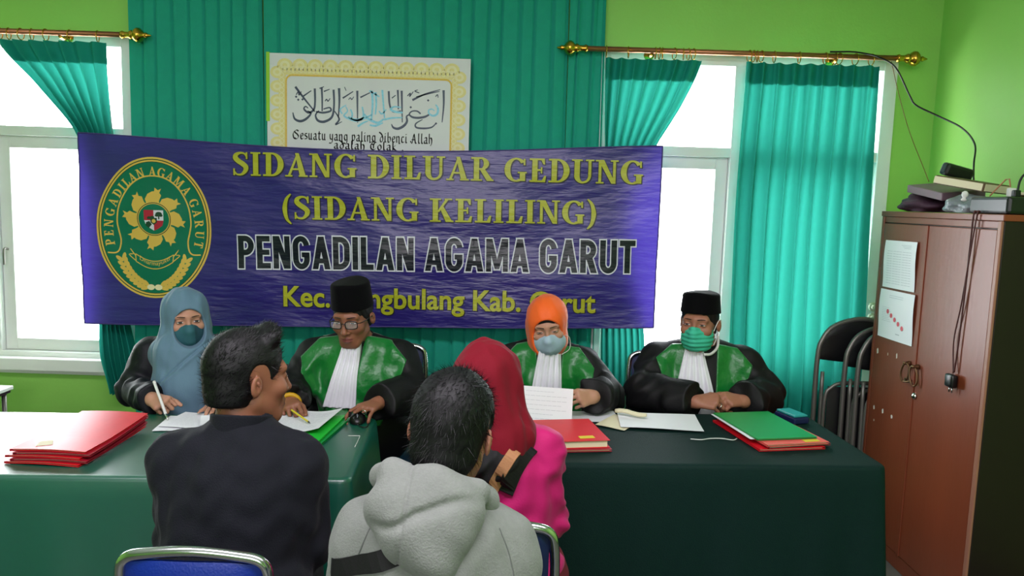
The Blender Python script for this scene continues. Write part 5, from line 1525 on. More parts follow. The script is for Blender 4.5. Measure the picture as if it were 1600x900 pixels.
def judge_robe(o, root, J, cx, cy, tw, panels, jab, seed, h=.0055, zclip=.44, jz=(.74, 1.0), sl=(.068, .080, .074), chest=(.190, .135, .22), neckr=.064, collar=True, fold=.006):
    tor, arm = dress(J, shr=.058, chest=chest, belly=(.20, .15, .2), hem=(.225, .19, .15), sl=sl)
    def fold_fn(P): return folds(P, seed, fold, .11, (1, 1, .35))
    def base(P): return tor(P) + fold_fn(P)
    neck_axis = (np.asarray(J['neck']) - V3(0, 0, .03), np.asarray(J['neck']) + V3(0, -.02, .16))
    def f(P):
        d = base(P)
        for s in (0, 1): d = smin(d, arm(P, s) + folds(P, seed + 2 + s, .007, .085), .035)
        d = smax(d, -cap(P, neck_axis[0], neck_axis[1], neckr), .010)
        d = smin(d, chain(P, [J['hip'][0], J['kn'][0]], [.105, .085], .02), .04); d = smin(d, chain(P, [J['hip'][1], J['kn'][1]], [.105, .085], .02), .04)
        return clear(smax(d, SEAT - P[:, 2], .006), P)
    lo, hi = bounds(J, .17, zclip - .05, [J['kn'][0], J['kn'][1]])
    sdf_obj('robe', f, lo, hi, h, M['robe_black'], o, root)
    def strip(pts, thick, mtl, name, ripple=None, hh=.0042):
        def g(P):
            x, y, z = local(P, cx, cy, tw)
            e = base(P)
            for s in (0, 1): e = smin(e, chain(P, [J['sh'][s], J['el'][s]], sl[:2], .02) + folds(P, seed + 2 + s, .007, .085), .035)
            e = e - thick
            if ripple is not None: e = e + ripple(x, z)
            d = smax(e, poly2(np.stack([x, z], 1), pts), .004)
            d = smax(d, y - .06, .004)
            return smax(d, -cap(P, neck_axis[0], neck_axis[1], neckr), .004)
        l2, h2 = bounds(J, .17, min(p[1] for p in pts) - .05)
        return sdf_obj(name, g, l2, h2, hh, mtl, o, root)
    for p in panels: strip(p, .007, M['satin_green'], 'satin_facing', lambda x, z: .004 * np.sin(60 * x + 22 * z + 3 * np.sin(17 * z)))
    # pleated white bands at the throat
    xc = jab['x']; zt, zb = jab['z']
    pts = [(xc[0] - jab['w'][0], zt), (xc[1] - jab['w'][1], zb), (xc[1] + jab['w'][1], zb), (xc[0] + jab['w'][0], zt)]
    def rip(x, z):
        t = np.clip((z - zb) / (zt - zb), 0, 1)
        w = jab['w'][1] + (jab['w'][0] - jab['w'][1]) * t; c = xc[1] + (xc[0] - xc[1]) * t
        return .0035 * np.sin((x - c) / w * 15)
    def gj(P):
        x, y, z = local(P, cx, cy, tw)
        e = smin(base(P), cap(P, np.asarray(J['neck']) + V3(0, -.035, -.02), np.asarray(J['neck']) + V3(0, -.045, .05), .052), .03) - .016 + rip(x, z)
        return smax(smax(e, poly2(np.stack([x, z], 1), pts), .004), y - .0, .004)
    l2, h2 = bounds(J, .17, zb - .05)
    sdf_obj('jabot', gj, l2, h2, .0035, M['jabot'], o, root)
    def gc(P):
        return smax(smax(cap(P, neck_axis[0], neck_axis[1], neckr + .010), -cap(P, neck_axis[0], neck_axis[1], neckr - .006), .003), plane(P, np.asarray(J['neck']) + V3(0, 0, .035), (0, -.25, 1)), .004)
    if collar: sdf_obj('collar', gc, np.asarray(J['neck']) - .13, np.asarray(J['neck']) + .15, .004, M['robe_black'], o, root)

# ---- woman in the grey-blue hijab, writing
rt = (-1.33, 3.10, 0)
H = Head((-1.322, 3.085, 1.075), yaw=30, pitch=8, roll=-3, scale=.94)
J = seated(-1.34, 3.16, 8, shw=.150, zsh=.915, lean=.02)
J['el'] = [V3(-1.535, 3.06, .775), V3(-1.13, 3.06, .775)]
J['wr'] = [V3(-1.355, 2.850, .797), V3(-1.10, 2.89, .790)]
hw = [(((-1.355, 2.850, .797), (.80, -.58, -.06), (-.10, -.62, .75), True, [(70, 88, 50), (76, 90, 50), (80, 92, 50), (82, 92, 50)], [(.75, .45, .45), (.9, .15, .45), (.95, -.05, .4)]), dict(sc=.92)),
      (((-1.10, 2.89, .790), (.1, -1, -.05), (0, 0, 1), False, REST, TH_REST), dict(sc=.92))]
P1, _ = body('person', rt, H, J, hw, M['skin_b'])
person('woman in grey-blue hijab and dark teal mask writing at the left table', P1)
eyes(P1, rt, H, .62); fix_lashes(P1); brows(P1, rt, H)
tor, arm = dress(J, shr=.064, chest=(.172, .122, .21), sl=(.060, .060, .054))
def f(P):
    d = tor(P) + folds(P, 3, .005, .11)
    for s in (0, 1): d = smin(d, arm(P, s) + folds(P, 7 + s, .006, .07), .03)
    for s in (0, 1): d = smin(d, chain(P, [J['hip'][s], J['kn'][s]], [.1, .08], .02), .04)
    return clear(smax(d, SEAT - P[:, 2], .006), P)
lo, hi = bounds(J, .16, .42, J['kn'])
sdf_obj('jacket', f, lo, hi, .0055, M['jacket_navy'], P1, rt)
cH = H.c
def drape1(P, d):
    e = chain(P, [cH + V3(.0, .02, -.05), V3(-1.328, 3.075, .93), V3(-1.318, 3.055, .80), V3(-1.315, 3.05, .70)], [.088, .112, .118, .122], .03)
    e = smin(e, ell(P, (-1.333, 3.13, .93), (.155, .12, .075)), .04)
    e = smax(e, .70 - P[:, 2], .006)
    # one long diagonal fold across the breast
    x, z = P[:, 0] + 1.318, P[:, 2]
    e = e + .006 * np.exp(-((z - (.885 + 1.0 * x)) / .007) ** 2) * (P[:, 1] < 3.06) - .004 * np.exp(-((z - (.872 + 1.0 * x)) / .013) ** 2) * (P[:, 1] < 3.06)
    return smin(d, e, .05)
hijab(P1, rt, H, M['hijab_blue'], drape1, opening=((.004, -.112, -.016), (.068, .088, .082)), shell=(.094, .110, .102), lo=V3(-1.56, 2.86, .66), hi=V3(-1.08, 3.32, 1.26), seed=3)
mask_obj(P1, rt, H, M['mask_teal'], top=-.012, bot=-.125, loops=False, pleats=False, wid=.082, fat=.076, mats=[M['mask_teal'], M['mask_teal_dark']], mat_fn=lambda c: np.where(H.loc(c)[:, 0] > .022, 1, 0))
trousers(rt, P1, J, M['jacket_navy'], 'skirt', flare=.05)

# ---- man in spectacles and black cap, hand on the mouse
rt = (-.64, 3.17, 0)
H = Head((-.645, 3.095, 1.098), yaw=-9, pitch=13, roll=-2, scale=.98)
J = seated(-.64, 3.20, 0, shw=.180, zsh=.925, lean=.04)
J['hip'] = [V3(-.75, 3.17, .565), V3(-.60, 3.17, .565)]; J['kn'] = [V3(-.88, 2.80, .50), V3(-.70, 2.80, .50)]; J['an'] = [V3(-.87, 2.78, .075), V3(-.70, 2.78, .075)]; J['toe'] = [V3(-.89, 2.64, .034), V3(-.70, 2.64, .034)]
J['el'] = [V3(-.885, 3.07, .79), V3(-.405, 3.08, .79)]
J['wr'] = [V3(-.838, 2.872, .790), V3(-.500, 2.885, .800)]
hw = [(((-.838, 2.872, .797), (.30, -.95, -.02), (-.35, 0, .9), True, [(34, 50, 32), (42, 58, 36), (50, 62, 38), (54, 62, 38)], [(.8, .45, .4), (.95, .1, .35), (.98, -.02, .25)]), {}),
      (((-.500, 2.885, .800), (-.42, -.88, -.04), (.12, 0, 1), False, [(14, 24, 14), (14, 26, 14), (20, 28, 16), (28, 30, 18)], [(.75, .6, .3), (.9, .3, .35), (.98, .1, .3)]), dict(spread=.22))]
P2, _ = body('person', rt, H, J, hw, M['skin_c'])
person('man in tall black cap and spectacles, green and black robe, reading at the left table', P2)
eyes(P2, rt, H, .30); fix_lashes(P2); brows(P2, rt, H)
def reg(P):
    face = np.maximum(ell(P, (0, -.09, -.03), (.075, .10, .085)), -1)
    d = -face
    d = np.maximum(d, (-.052 - P[:, 2]))
    return np.maximum(d, -ell(P, (np.array([0.0, 0, 0])), (.2, .012, .03)) * 0 - 1)
hair_obj(P2, rt, H, reg, (.004, .004, .0), strands=700, slen=(.006, .012), lift=.1, seed=4)
peci(P2, rt, H, ht=.112, z0=.046, r=(.085, .104))
judge_robe(P2, rt, J, -.64, 3.20, 0,
    [[(-.215, .93), (-.165, .78), (-.12, .66), (.0, .66), (-.045, 1.02), (-.15, 1.0)], [(.045, 1.02), (.0, .66), (.12, .66), (.18, .80), (.22, .93), (.15, 1.0)]],
    dict(x=(0.0, -.045), z=(1.005, .735), w=(.034, .068)), 21)
# spectacles
g = MB(); sp = lambda x, y, z: Vector(H.wld(x, y, z)) - Vector(rt)
glasses = None
fr = []
for s in (-1, 1):
    pts = []
    for a in [2 * math.pi * k / 20 for k in range(20)]:
        cx_, cz_ = math.copysign(abs(math.cos(a)) ** .6, math.cos(a)), math.copysign(abs(math.sin(a)) ** .6, math.sin(a))
        pts.append(sp(s * .033 + .0245 * cx_, -.108 + .25 * abs(s * .033 + .0245 * cx_) ** 1.5 * 2.2, .005 + .0165 * cz_))
    g.tube(pts, .0021, n=6, closed=True)
    fr.append(pts)
    g.tube([sp(s * .058, -.095, .010), sp(s * .072, -.07, .008), sp(s * .082, .005, .004), sp(s * .083, .022, -.008)], .0019, n=6, smooth=4)
g.tube([sp(-.0095, -.107, .009), sp(0, -.110, .012), sp(.0095, -.107, .009)], .0020, n=6, smooth=4)
glasses = g.build('spectacles', M['frame_dark'], P2, smooth=True)
for pts in fr:
    c = sum(pts, Vector()) / len(pts)
    MB().add(pts + [c], [(i, (i + 1) % 20, 20) for i in range(20)]).build('lens', M['lens'], glasses, smooth=True)
for dz, mm, r_ in ((0.0, 'yellow_band', .0095), (.02, 'orange_band', .006)):
    W = Vector((-.838, 2.872, .790)); ax = (Vector((-.885, 3.07, .79)) - W).normalized(); c = W + ax * (.004 + dz)
    a1 = ax.cross(Vector((0, 0, 1))).normalized(); a2 = ax.cross(a1)
    MB().tube([c + (a1 * math.cos(t) * .037 + a2 * math.sin(t) * .034) - Vector(rt) for t in [2 * math.pi * k / 20 for k in range(20)]], r_, n=8, closed=True).build('bracelet', M[mm], P2, smooth=True)
def ring_on(o, rt, hp, seg, t, m):
    a, b_, ra, rb, k = hp[seg]; a = Vector(a); b_ = Vector(b_); ax = (b_ - a).normalized(); c = a.lerp(b_, t)
    a1 = ax.orthogonal().normalized(); a2 = ax.cross(a1)
    MB().tube([c + (a1 * math.cos(q) + a2 * math.sin(q)) * (ra + .001) - Vector(rt) for q in [2 * math.pi * j / 16 for j in range(16)]], .0026, n=6, closed=True).build('finger_ring', M[m], o, smooth=True)
ring_on(P2, rt, hand_parts(*hw[1][0], **hw[1][1]), 9, .55, 'silver')
trousers(rt, P2, J, M['trousers'])

# ---- woman in the orange hijab, holding a paper
rt = (.157, 3.30, 0)
H = Head((.157, 3.215, 1.070), yaw=-3, pitch=16, roll=-8, scale=.95)
J = seated(.157, 3.32, 0, shw=.165, zsh=.905, lean=.05)
J['hip'] = [V3(.11, 3.29, .565), V3(.25, 3.29, .565)]; J['kn'] = [V3(.20, 2.92, .50), V3(.37, 2.92, .50)]; J['an'] = [V3(.20, 2.90, .075), V3(.36, 2.90, .075)]; J['toe'] = [V3(.20, 2.77, .034), V3(.37, 2.77, .034)]
J['el'] = [V3(-.06, 3.14, .80), V3(.405, 3.14, .79)]
J['wr'] = [V3(.015, 2.985, .800), V3(.335, 2.975, .828)]
hw = [(((.015, 2.985, .800), (.30, -.90, .10), (-.85, 0, .4), True, [(30, 40, 25), (34, 46, 28), (38, 50, 30), (42, 52, 30)], [(.8, .3, .6), (.95, .0, .5), (.98, -.1, .35)]), dict(sc=.94)),
      (((.335, 2.975, .828), (-.72, -.60, .04), (.45, -.75, .5), False, [(45, 60, 30), (50, 66, 34), (55, 70, 36), (60, 70, 36)], [(.8, .35, .35), (.9, .0, .4), (.95, -.1, .3)]), dict(sc=.94))]
P3, _ = body('person', rt, H, J, hw, M['skin_b'])
person('woman in orange hijab and pale blue mask holding up a paper', P3)
eyes(P3, rt, H, .26); fix_lashes(P3); brows(P3, rt, H, w=.003)
ban_ = lambda P, d: d
hijab(P3, rt, H, M['black_cloth'], ban_, opening=((0, -.125, -.034), (.068, .10, .092)), shell=(.081, .100, .092), chin=(.066, .066, .075), name='under_cap', amp=.001)
hc3 = H.c
def drape3(P, d):
    e = chain(P, [hc3 + V3(.0, .02, -.06), V3(.160, 3.285, .955)], [.082, .085], .02)
    d = smin(d, e, .04)
    P_ = H.loc(P)
    side = ell(P_, (-.088, .015, -.02), (.016, .03, .05)) * H.s      # gathered knot at her right temple
    return smin(d, side, .012)
hijab(P3, rt, H, M['hijab_orange'], drape3, opening=((0, -.120, -.030), (.076, .100, .100)), shell=(.092, .112, .104), chin=(.072, .074, .080), lo=H.c - V3(.22, .25, .2), hi=H.c + V3(.22, .25, .2), seed=8, amp=.0025)
mask_obj(P3, rt, H, M['mask_blue'], top=-.014, bot=-.150, slant=.12, loops=False, pleats=False, wid=.080, point=.75, fat=.077)
for s in (1,):
    MB().tube([Vector(H.wld(.070, -.05, -.03)) - Vector(rt), Vector(H.wld(.090, -.02, -.06)) - Vector(rt), Vector(H.wld(.086, -.03, -.11)) - Vector(rt), Vector(H.wld(.05, -.07, -.115)) - Vector(rt)], .0014, n=6, smooth=6).build('ear_loop', M['white_strap'], P3, smooth=True)
judge_robe(P3, rt, J, .157, 3.32, 0,
    [[(-.20, .91), (-.165, .78), (-.13, .66), (-.02, .66), (-.05, 1.0), (-.13, .98)], [(.065, .985), (.05, .66), (.14, .66), (.18, .80), (.20, .90), (.14, .975)]],
    dict(x=(.012, -.005), z=(.985, .70), w=(.045, .075)), 33, sl=(.062, .078, .072), chest=(.180, .130, .21))
trousers(rt, P3, J, M['trousers'], 'skirt', flare=.05)

# ---- man in the mint mask, hands clasped
rt = (.84, 3.36, 0)
H = Head((.815, 3.285, 1.090), yaw=-27, pitch=3, roll=0, scale=1.0)
J = seated(.845, 3.38, -6, shw=.185, zsh=.915, lean=.04)
J['el'] = [V3(.590, 3.24, .785), V3(1.095, 3.25, .785)]
J['wr'] = [V3(.765, 3.070, .795), V3(.970, 3.090, .798)]
hw = [(((.765, 3.070, .797), (.93, -.33, .10), (-.15, -.62, .75), True, [(46, 58, 30), (50, 60, 32), (54, 62, 32), (58, 62, 32)], [(.8, .45, .1), (.95, .15, .2), (.97, -.05, .3)]), {}),
      (((.968, 3.090, .800), (-.90, -.30, .12), (.30, -.45, .85), False, [(60, 70, 40), (62, 72, 40), (64, 74, 40), (66, 74, 40)], [(.75, .5, .1), (.95, .1, .2), (.98, -.05, .25)]), {})]
P4, _ = body('person', rt, H, J, hw, M['skin_a'])
person('man in black cap and mint green mask with hands clasped on the right table', P4)
eyes(P4, rt, H, .5); fix_lashes(P4); brows(P4, rt, H)
hair_obj(P4, rt, H, reg, (.004, .004, .0), strands=700, slen=(.006, .012), lift=.1, seed=6)
peci(P4, rt, H, ht=.092, z0=.046, r=(.085, .104))
mask_obj(P4, rt, H, M['mask_mint'], top=-.010, bot=-.112, wid=.072, pleats=True)
judge_robe(P4, rt, J, .845, 3.38, -6,
    [[(-.20, .935), (-.16, .83), (-.10, .745), (-.035, .80), (-.055, 1.0), (-.13, .99)], [(.060, 1.0), (.055, .80), (.10, .735), (.175, .80), (.21, .92), (.15, .985)]],
    dict(x=(-.04, -.03), z=(.985, .70), w=(.036, .105)), 45, sl=(.074, .088, .080), chest=(.200, .140, .22))
st = MB().tube([Vector(H.wld(.078, .02, -.05)) - Vector(rt), Vector((.895, 3.27, .99)) - Vector(rt), Vector((.86, 3.235, .965)) - Vector(rt), Vector((.825, 3.215, .965)) - Vector(rt)], .006, n=8, smooth=6).build('neck_tape', M['white_strap'], P4, smooth=True)
ring_on(P4, rt, hand_parts(*hw[0][0], **hw[0][1]), 9, .5, 'silver')
trousers(rt, P4, J, M['trousers'])

# ---- man in the black shirt, seen from behind, face turned right
rt = (-.69, 1.90, 0)
H = Head((-.662, 1.905, 1.122), yaw=134, pitch=3, roll=2, scale=1.02)
J = seated(-.675, 1.79, 180, shw=.150, zsh=.925, lean=.08)
J['kn'] = [V3(-.595, 2.085, .50), V3(-.755, 2.085, .50)]; J['an'] = [V3(-.595, 2.045, .075), V3(-.755, 2.045, .075)]; J['toe'] = [V3(-.590, 2.085, .034), V3(-.760, 2.085, .034)]
J['el'] = [V3(-.510, 1.90, .69), V3(-.835, 1.90, .69)]
J['wr'] = [V3(-.56, 2.03, .615), V3(-.79, 2.03, .615)]
hw = [(((-.56, 2.03, .615), (-.5, .7, -.2), (.3, 0, .95), True, REST, TH_REST), {}), (((-.79, 2.03, .615), (.5, .7, -.2), (-.3, 0, .95), False, REST, TH_REST), {})]
B1, _ = body('person', rt, H, J, hw, M['skin_c'])
person('man in black shirt with short black hair, back turned, face to the right', B1)
eyes(B1, rt, H, .5); fix_lashes(B1); brows(B1, rt, H)
def reg1(P):
    face = ell(P, (0, -.125, -.02), (.090, .098, .098))      # bare face and temples
    d = -face
    d = np.maximum(d, -.062 - P[:, 2] + .25 * np.maximum(-P[:, 1], 0))
    d = np.maximum(d, -ell(np.abs(P), (.085, 0.004, .006), (.030, .027, .040)))      # round the ear
    d = np.maximum(d, (P[:, 1] * -1 - .012) * (P[:, 2] < .0) + np.where(P[:, 2] < .0, 0, -1))
    return d
qf = lambda P: chain(P, [(-.045, -.040, .104), (0, -.052, .112), (.05, -.040, .104)], [.020, .022, .020], .02)
hair_obj(B1, rt, H, reg1, (.004, .006, .007), strands=14000, slen=(.010, .024), comb=(0, -.8, .6), lift=.24, seed=9, quiff=qf, bumps=.0006)
tor, arm = dress(J, shr=.062, chest=(.185, .132, .22), belly=(.18, .14, .2), sl=(.066, .060, .052))
nk = J['neck']
def f(P):
    d = tor(P) + folds(P, 13, .007, .16, (1, 1, .6)) + folds(P, 14, .003, .06, (1, 1, .7))
    for s in (0, 1): d = smin(d, arm(P, s) + folds(P, 17 + s, .006, .08), .035)
    d = smin(d, cap(P, nk + V3(0, 0, -.04), nk + V3(.008, .008, .018), .066), .04)
    d = smax(d, SEAT - P[:, 2], .006)
    return smax(d, -cap(P, nk + V3(0, 0, .0), nk + V3(.01, .02, .2), .062), .006)
lo, hi = bounds(J, .17, .42)
sdf_obj('shirt', f, lo, hi, .0052, M['shirt_black'], B1, rt)
def f(P):
    a, b_ = nk + V3(0, 0, -.05), nk + V3(.012, .012, .12)
    return smax(smax(smax(cap(P, a, b_, .075), -cap(P, a, b_, .067), .002), plane(P, nk + V3(0, 0, .058), (0, .25, 1)), .004), plane(P, nk, (0, 0, -1)) - .03, .004)
sdf_obj('collar', f, nk - .14, nk + .16, .0035, M['shirt_black'], B1, rt)
trousers(rt, B1, J, M['trousers'])

# ---- man in the grey hoodie, seen from behind
rt = (-.145, 1.50, 0)
H = Head((-.110, 1.515, 1.124), yaw=165, pitch=6, roll=-4, scale=1.0)
J = seated(-.135, 1.375, 180, shw=.135, zsh=.935, lean=.11)
J['kn'] = [V3(-.045, 1.66, .50), V3(-.235, 1.66, .50)]; J['an'] = [V3(-.045, 1.56, .075), V3(-.235, 1.56, .075)]; J['toe'] = [V3(-.04, 1.67, .034), V3(-.24, 1.67, .034)]
J['sh'] = [V3(-.012, 1.485, .878), V3(-.262, 1.485, .905)]
J['el'] = [V3(.018, 1.50, .71), V3(-.31, 1.50, .71)]
J['wr'] = [V3(-.05, 1.62, .625), V3(-.27, 1.62, .625)]
hw = [(((-.05, 1.62, .625), (-.85, .3, -.15), (.2, 0, .95), True, REST, TH_REST), {}), (((-.27, 1.62, .600), (.8, .3, -.15), (-.3, 0, .95), False, REST, TH_REST), {})]
B2, _ = body('person', rt, H, J, hw, M['skin_a'])
person('man in grey hoodie with full black hair, back turned, nearest the camera', B2)
eyes(B2, rt, H, .5); fix_lashes(B2); brows(B2, rt, H)
def reg2(P):
    d = -ell(P, (0, -.125, -.035), (.085, .098, .100))
    d = np.maximum(d, -.095 - P[:, 2] + .3 * np.maximum(-P[:, 1], 0))
    d = np.maximum(d, -ell(np.abs(P), (.085, 0.0, .020), (.030, .026, .030)))
    d = np.maximum(d, (P[:, 1] * -1 - .030) * (P[:, 2] < .0) + np.where(P[:, 2] < .0, 0, -1))
    return d
hair_obj(B2, rt, H, reg2, (.008, .007, .010), strands=16000, slen=(.014, .030), comb=(.2, .45, -.7), lift=.12, seed=12, bumps=.0006)
tor, arm = dress(J, shr=.066, chest=(.190, .140, .22), belly=(.19, .15, .2), sl=(.076, .072, .060))
nk = J['neck']
def f(P):
    d = tor(P) + folds(P, 23, .005, .12)
    for s in (0, 1): d = smin(d, arm(P, s) + folds(P, 27 + s, .007, .085), .04)
    d = smax(d, SEAT - P[:, 2], .006)
    return smax(d, -cap(P, nk + V3(0, .01, .0), nk + V3(.01, .03, .2), .064), .006)
lo, hi = bounds(J, .18, .42)
sdf_obj('hoodie', f, lo, hi, .005, M['hoodie'], B2, rt)
def f(P):
    # rim standing round the neck, then the hood bag hanging down the back to a blunt point
    q = P - nk
    rim = chain(P, [nk + V3(.080, .06, -.010), nk + V3(.092, -.01, .000), nk + V3(.080, -.070, .046), nk + V3(.0, -.100, .078), nk + V3(-.080, -.085, .084), nk + V3(-.108, -.030, .055), nk + V3(-.092, .05, .02)], [.024, .024, .020, .018, .016, .014, .014], .03)
    bag = ell(P, nk + V3(-.015, -.110, .020), (.118, .052, .072))
    bag = smin(bag, ell(P, nk + V3(-.005, -.138, -.030), (.078, .040, .056)), .04)
    bag = smin(bag, ell(P, nk + V3(.008, -.150, -.066), (.032, .026, .030)), .04)
    d = smin(rim, bag, .03)
    d = d + .007 * np.exp(-((q[:, 2] - .050 + .30 * np.abs(q[:, 0] + .03) - .03 * np.sin(q[:, 0] * 22)) / .010) ** 2) * np.exp(-((q[:, 0] + .01) / .095) ** 6)       # crease beneath the rim
    d = d + folds(P, 31, .004, .12, (1, 1, .6)) + .0035 * np.exp(-((q[:, 0] + .050 - .10 * (q[:, 2] + .0)) / .0035) ** 2)     # folds, centre seam
    d = d + .006 * np.sin(q[:, 0] * 55 + q[:, 2] * 35) * np.clip((.03 - q[:, 2]) / .08, 0, 1) * .6
    return smax(d, -cap(P, nk + V3(0, .02, -.02), nk + V3(.01, .03, .2), .070), .010)
sdf_obj('hood', f, nk - V3(.24, .26, .27), nk + V3(.24, .2, .14), .004, M['hoodie'], B2, rt)
# raglan seams and the black strap across the back lie on the fleece
def on_back(x, z, off=.003):
    """nearest point of the hoodie's back seen along +y"""
    ys_ = np.linspace(1.12, 1.6, 241).astype(f32)
    P = np.stack([np.full_like(ys_, x), ys_, np.full_like(ys_, z)], 1)
    d = tor(P) + folds(P, 23, .005, .12)
    for s in (0, 1): d = smin(d, arm(P, s) + folds(P, 27 + s, .007, .085), .04)
    i = np.argmax(d < 0)
    return Vector((x, float(ys_[i]) - off, z)) - Vector(rt)
for pts in ([(-.245, .985), (-.265, .94), (-.285, .88), (-.295, .80)], [(-.01, .965), (.01, .92), (.025, .86), (.03, .80)]):
    P_ = [Vector((a, 0, b_)) for a, b_ in pts]
    MB().tube([on_back(p.x, p.z, .0005) for p in catmull(P_, 6)], .0018, n=6).build('seam', M['seam'], B2, smooth=True)
m = MB(); vs = []
for k in range(15):
    t = k / 14; x, z = lerp(-.34, -.08, t), lerp(.868, .990, t)
    dx, dz = -.41, .91
    vs += [on_back(x + dx * .021, z + dz * .016, .007), on_back(x + dx * .016, z + dz * .016, .002), on_back(x - dx * .016, z - dz * .016, .002), on_back(x - dx * .016, z - dz * .016, .007)]
m.add(vs, [(4 * k + a, 4 * k + (a + 1) % 4, 4 * k + 4 + (a + 1) % 4, 4 * k + 4 + a) for k in range(14) for a in range(4)])
m.build('sling_strap', M['black_cloth'], B2, smooth=False)
trousers(rt, B2, J, M['trousers'])

# ---- woman in the maroon hijab and magenta jacket, seen from behind
rt = (-.03, 2.05, 0)
H = Head((-.060, 2.05, 1.078), yaw=172, pitch=14, roll=5, scale=.95)
J = seated(-.020, 1.985, 180, shw=.112, zsh=.915, lean=.07)
J['kn'] = [V3(-.005, 2.285, .50), V3(-.115, 2.285, .50)]; J['an'] = [V3(-.01, 2.26, .075), V3(-.11, 2.26, .075)]; J['toe'] = [V3(-.01, 2.30, .034), V3(-.11, 2.30, .034)]
J['el'] = [V3(.118, 2.08, .70), V3(-.165, 2.08, .70)]
J['wr'] = [V3(.06, 2.21, .63), V3(-.11, 2.21, .63)]
hw = [(((.06, 2.21, .63), (-.7, .5, -.2), (.3, 0, .95), True, REST, TH_REST), dict(sc=.92)), (((-.11, 2.21, .61), (.7, .5, -.2), (-.3, 0, .95), False, REST, TH_REST), dict(sc=.92))]
B3, _ = body('person', rt, H, J, hw, M['skin_b'])
person('woman in maroon hijab and magenta jacket, back turned, bag strap on her shoulder', B3)
eyes(B3, rt, H, .5); fix_lashes(B3); brows(B3, rt, H, w=.003)
tor, arm = dress(J, shr=.054, chest=(.150, .122, .21), belly=(.150, .13, .2), hem=(.18, .16, .14), sl=(.058, .056, .050))
nk = J['neck']
def fpink(P):
    d = tor(P) + folds(P, 51, .005, .10)
    for s in (0, 1): d = smin(d, arm(P, s) + folds(P, 53 + s, .007, .07), .03)
    return smax(d, SEAT - P[:, 2], .006)
lo, hi = bounds(J, .17, .50)
sdf_obj('jacket', fpink, lo, hi, .0052, M['pink'], B3, rt)
hc = H.c
def drapeB(P, d):
    e = chain(P, [hc + V3(0, -.01, -.04), V3(-.040, 2.01, .99), V3(-.02, 1.98, .935)], [.096, .088, .076], .03)
    e = smin(e, ell(P, (-.005, 2.03, .965), (.088, .09, .045)), .04)
    return smin(d, smax(e, .900 - P[:, 2], .01), .05)
hijab(B3, rt, H, M['hijab_maroon'], drapeB, opening=((0, -.125, -.012), (.058, .085, .080)), shell=(.094, .114, .108), lo=hc - V3(.25, .28, .24), hi=hc + V3(.25, .25, .2), seed=14, amp=.005)
def fb(P):
    d = ell(P, (-.040, 1.972, .905), (.088, .088, .078)) + folds(P, 61, .004, .05)
    return d
sdf_obj('neck_cloth', fb, V3(-.2, 1.82, .8), V3(.16, 2.15, 1.05), .005, M['black_cloth'], B3, rt)
def on_pink(x, z, off):
    """jacket or neck cloth surface met from behind and above"""
    dr = np.array([0.0, -.80, .60]); t = np.linspace(.32, -.15, 236)
    P = (np.array([[x, 1.99, z]]) + t[:, None] * dr[None]).astype(f32)
    d = np.minimum(fpink(P), fb(P)); i = int(np.argmax(d < 0))
    return Vector((P[i] + dr * off).tolist()) - Vector(rt)
def strap_on(fn, pts, wd, m, name, th=.006):
    C_ = catmull([Vector((a, 0, b_)) for a, b_ in pts], 8); m_ = MB(); vs = []; n = len(C_)
    for k, p in enumerate(C_):
        tdir = (C_[min(k + 1, n - 1)] - C_[max(k - 1, 0)]).normalized(); dx, dz = -tdir.z, tdir.x
        a, c = fn(p.x + dx * wd, p.z + dz * wd, .003), fn(p.x - dx * wd, p.z - dz * wd, .003)
        up = Vector((0, -.8, .6)) * th
        vs += [a + up, a, c, c + up]
    m_.add(vs, [(4 * k + a, 4 * k + (a + 1) % 4, 4 * k + 4 + (a + 1) % 4, 4 * k + 4 + a) for k in range(n - 1) for a in range(4)])
    return m_.build(name, m, B3)
strap_on(on_pink, [(.032, .920), (.005, .86), (-.03, .79), (-.06, .72)], .014, M['tan_strap'], 'bag_strap', .009)
strap_on(on_pink, [(.064, .930), (.046, .90), (.02, .84), (.0, .78)], .020, M['black_cloth'], 'black_strap', .008)
trousers(rt, B3, J, M['skirt_maroon'], 'skirt', r=(.105, .085, .075), flare=.04)
# ------------------------------------------------------------------ papers, folders and small things on the tables
TZ = 0.7505
def sheet(loc, rz, size, label, m='paper', curl=(0, 0, 0), group='loose papers on the tables', z=TZ, prints=0, tilt=(0, 0), name='paper_sheet', n=14):
    """a sheet of paper; curl = lift of the right edge, the far edge, and a slow wave"""
    w, d = size
    def fn(u, v):
        x, y = (u - .5) * w, (v - .5) * d
        return (x, y, curl[0] * max(0, u - .45) ** 2 * 3.3 + curl[1] * max(0, v - .45) ** 2 * 3.3 + curl[2] * (1 + math.sin(5 * u + 3 * v)) * .5 + .0006)
    b = MB().grid(fn, n, n)
    b.grid(lambda u, v: (fn(1 - u, v)[0], fn(1 - u, v)[1], fn(1 - u, v)[2] - .0006), n, n)
    o = b.build(name, M[m], smooth=True, recalc=False)
    o.location = (loc[0], loc[1], z); o.rotation_euler = (tilt[0], tilt[1], rz)
    tag(o, label, 'paper', group)
    if prints:
        p = MB()
        for k in range(prints):
            v = .88 - k * .8 / prints; u1 = .9 - .25 * ((k * 7) % 5 == 0) - .1 * ((k * 3) % 4 == 1)
            for s in range(8):
                ua, ub = lerp(.1, u1, s / 8), lerp(.1, u1, (s + .85) / 8)
                q = [fn(ua, v), fn(ub, v), fn(ub, v + .008), fn(ua, v + .008)]
                p.add([(a[0], a[1], a[2] + .0006) for a in q], [(0, 1, 2, 3)])
        p.build('print', M['print_grey'], o)
    return o

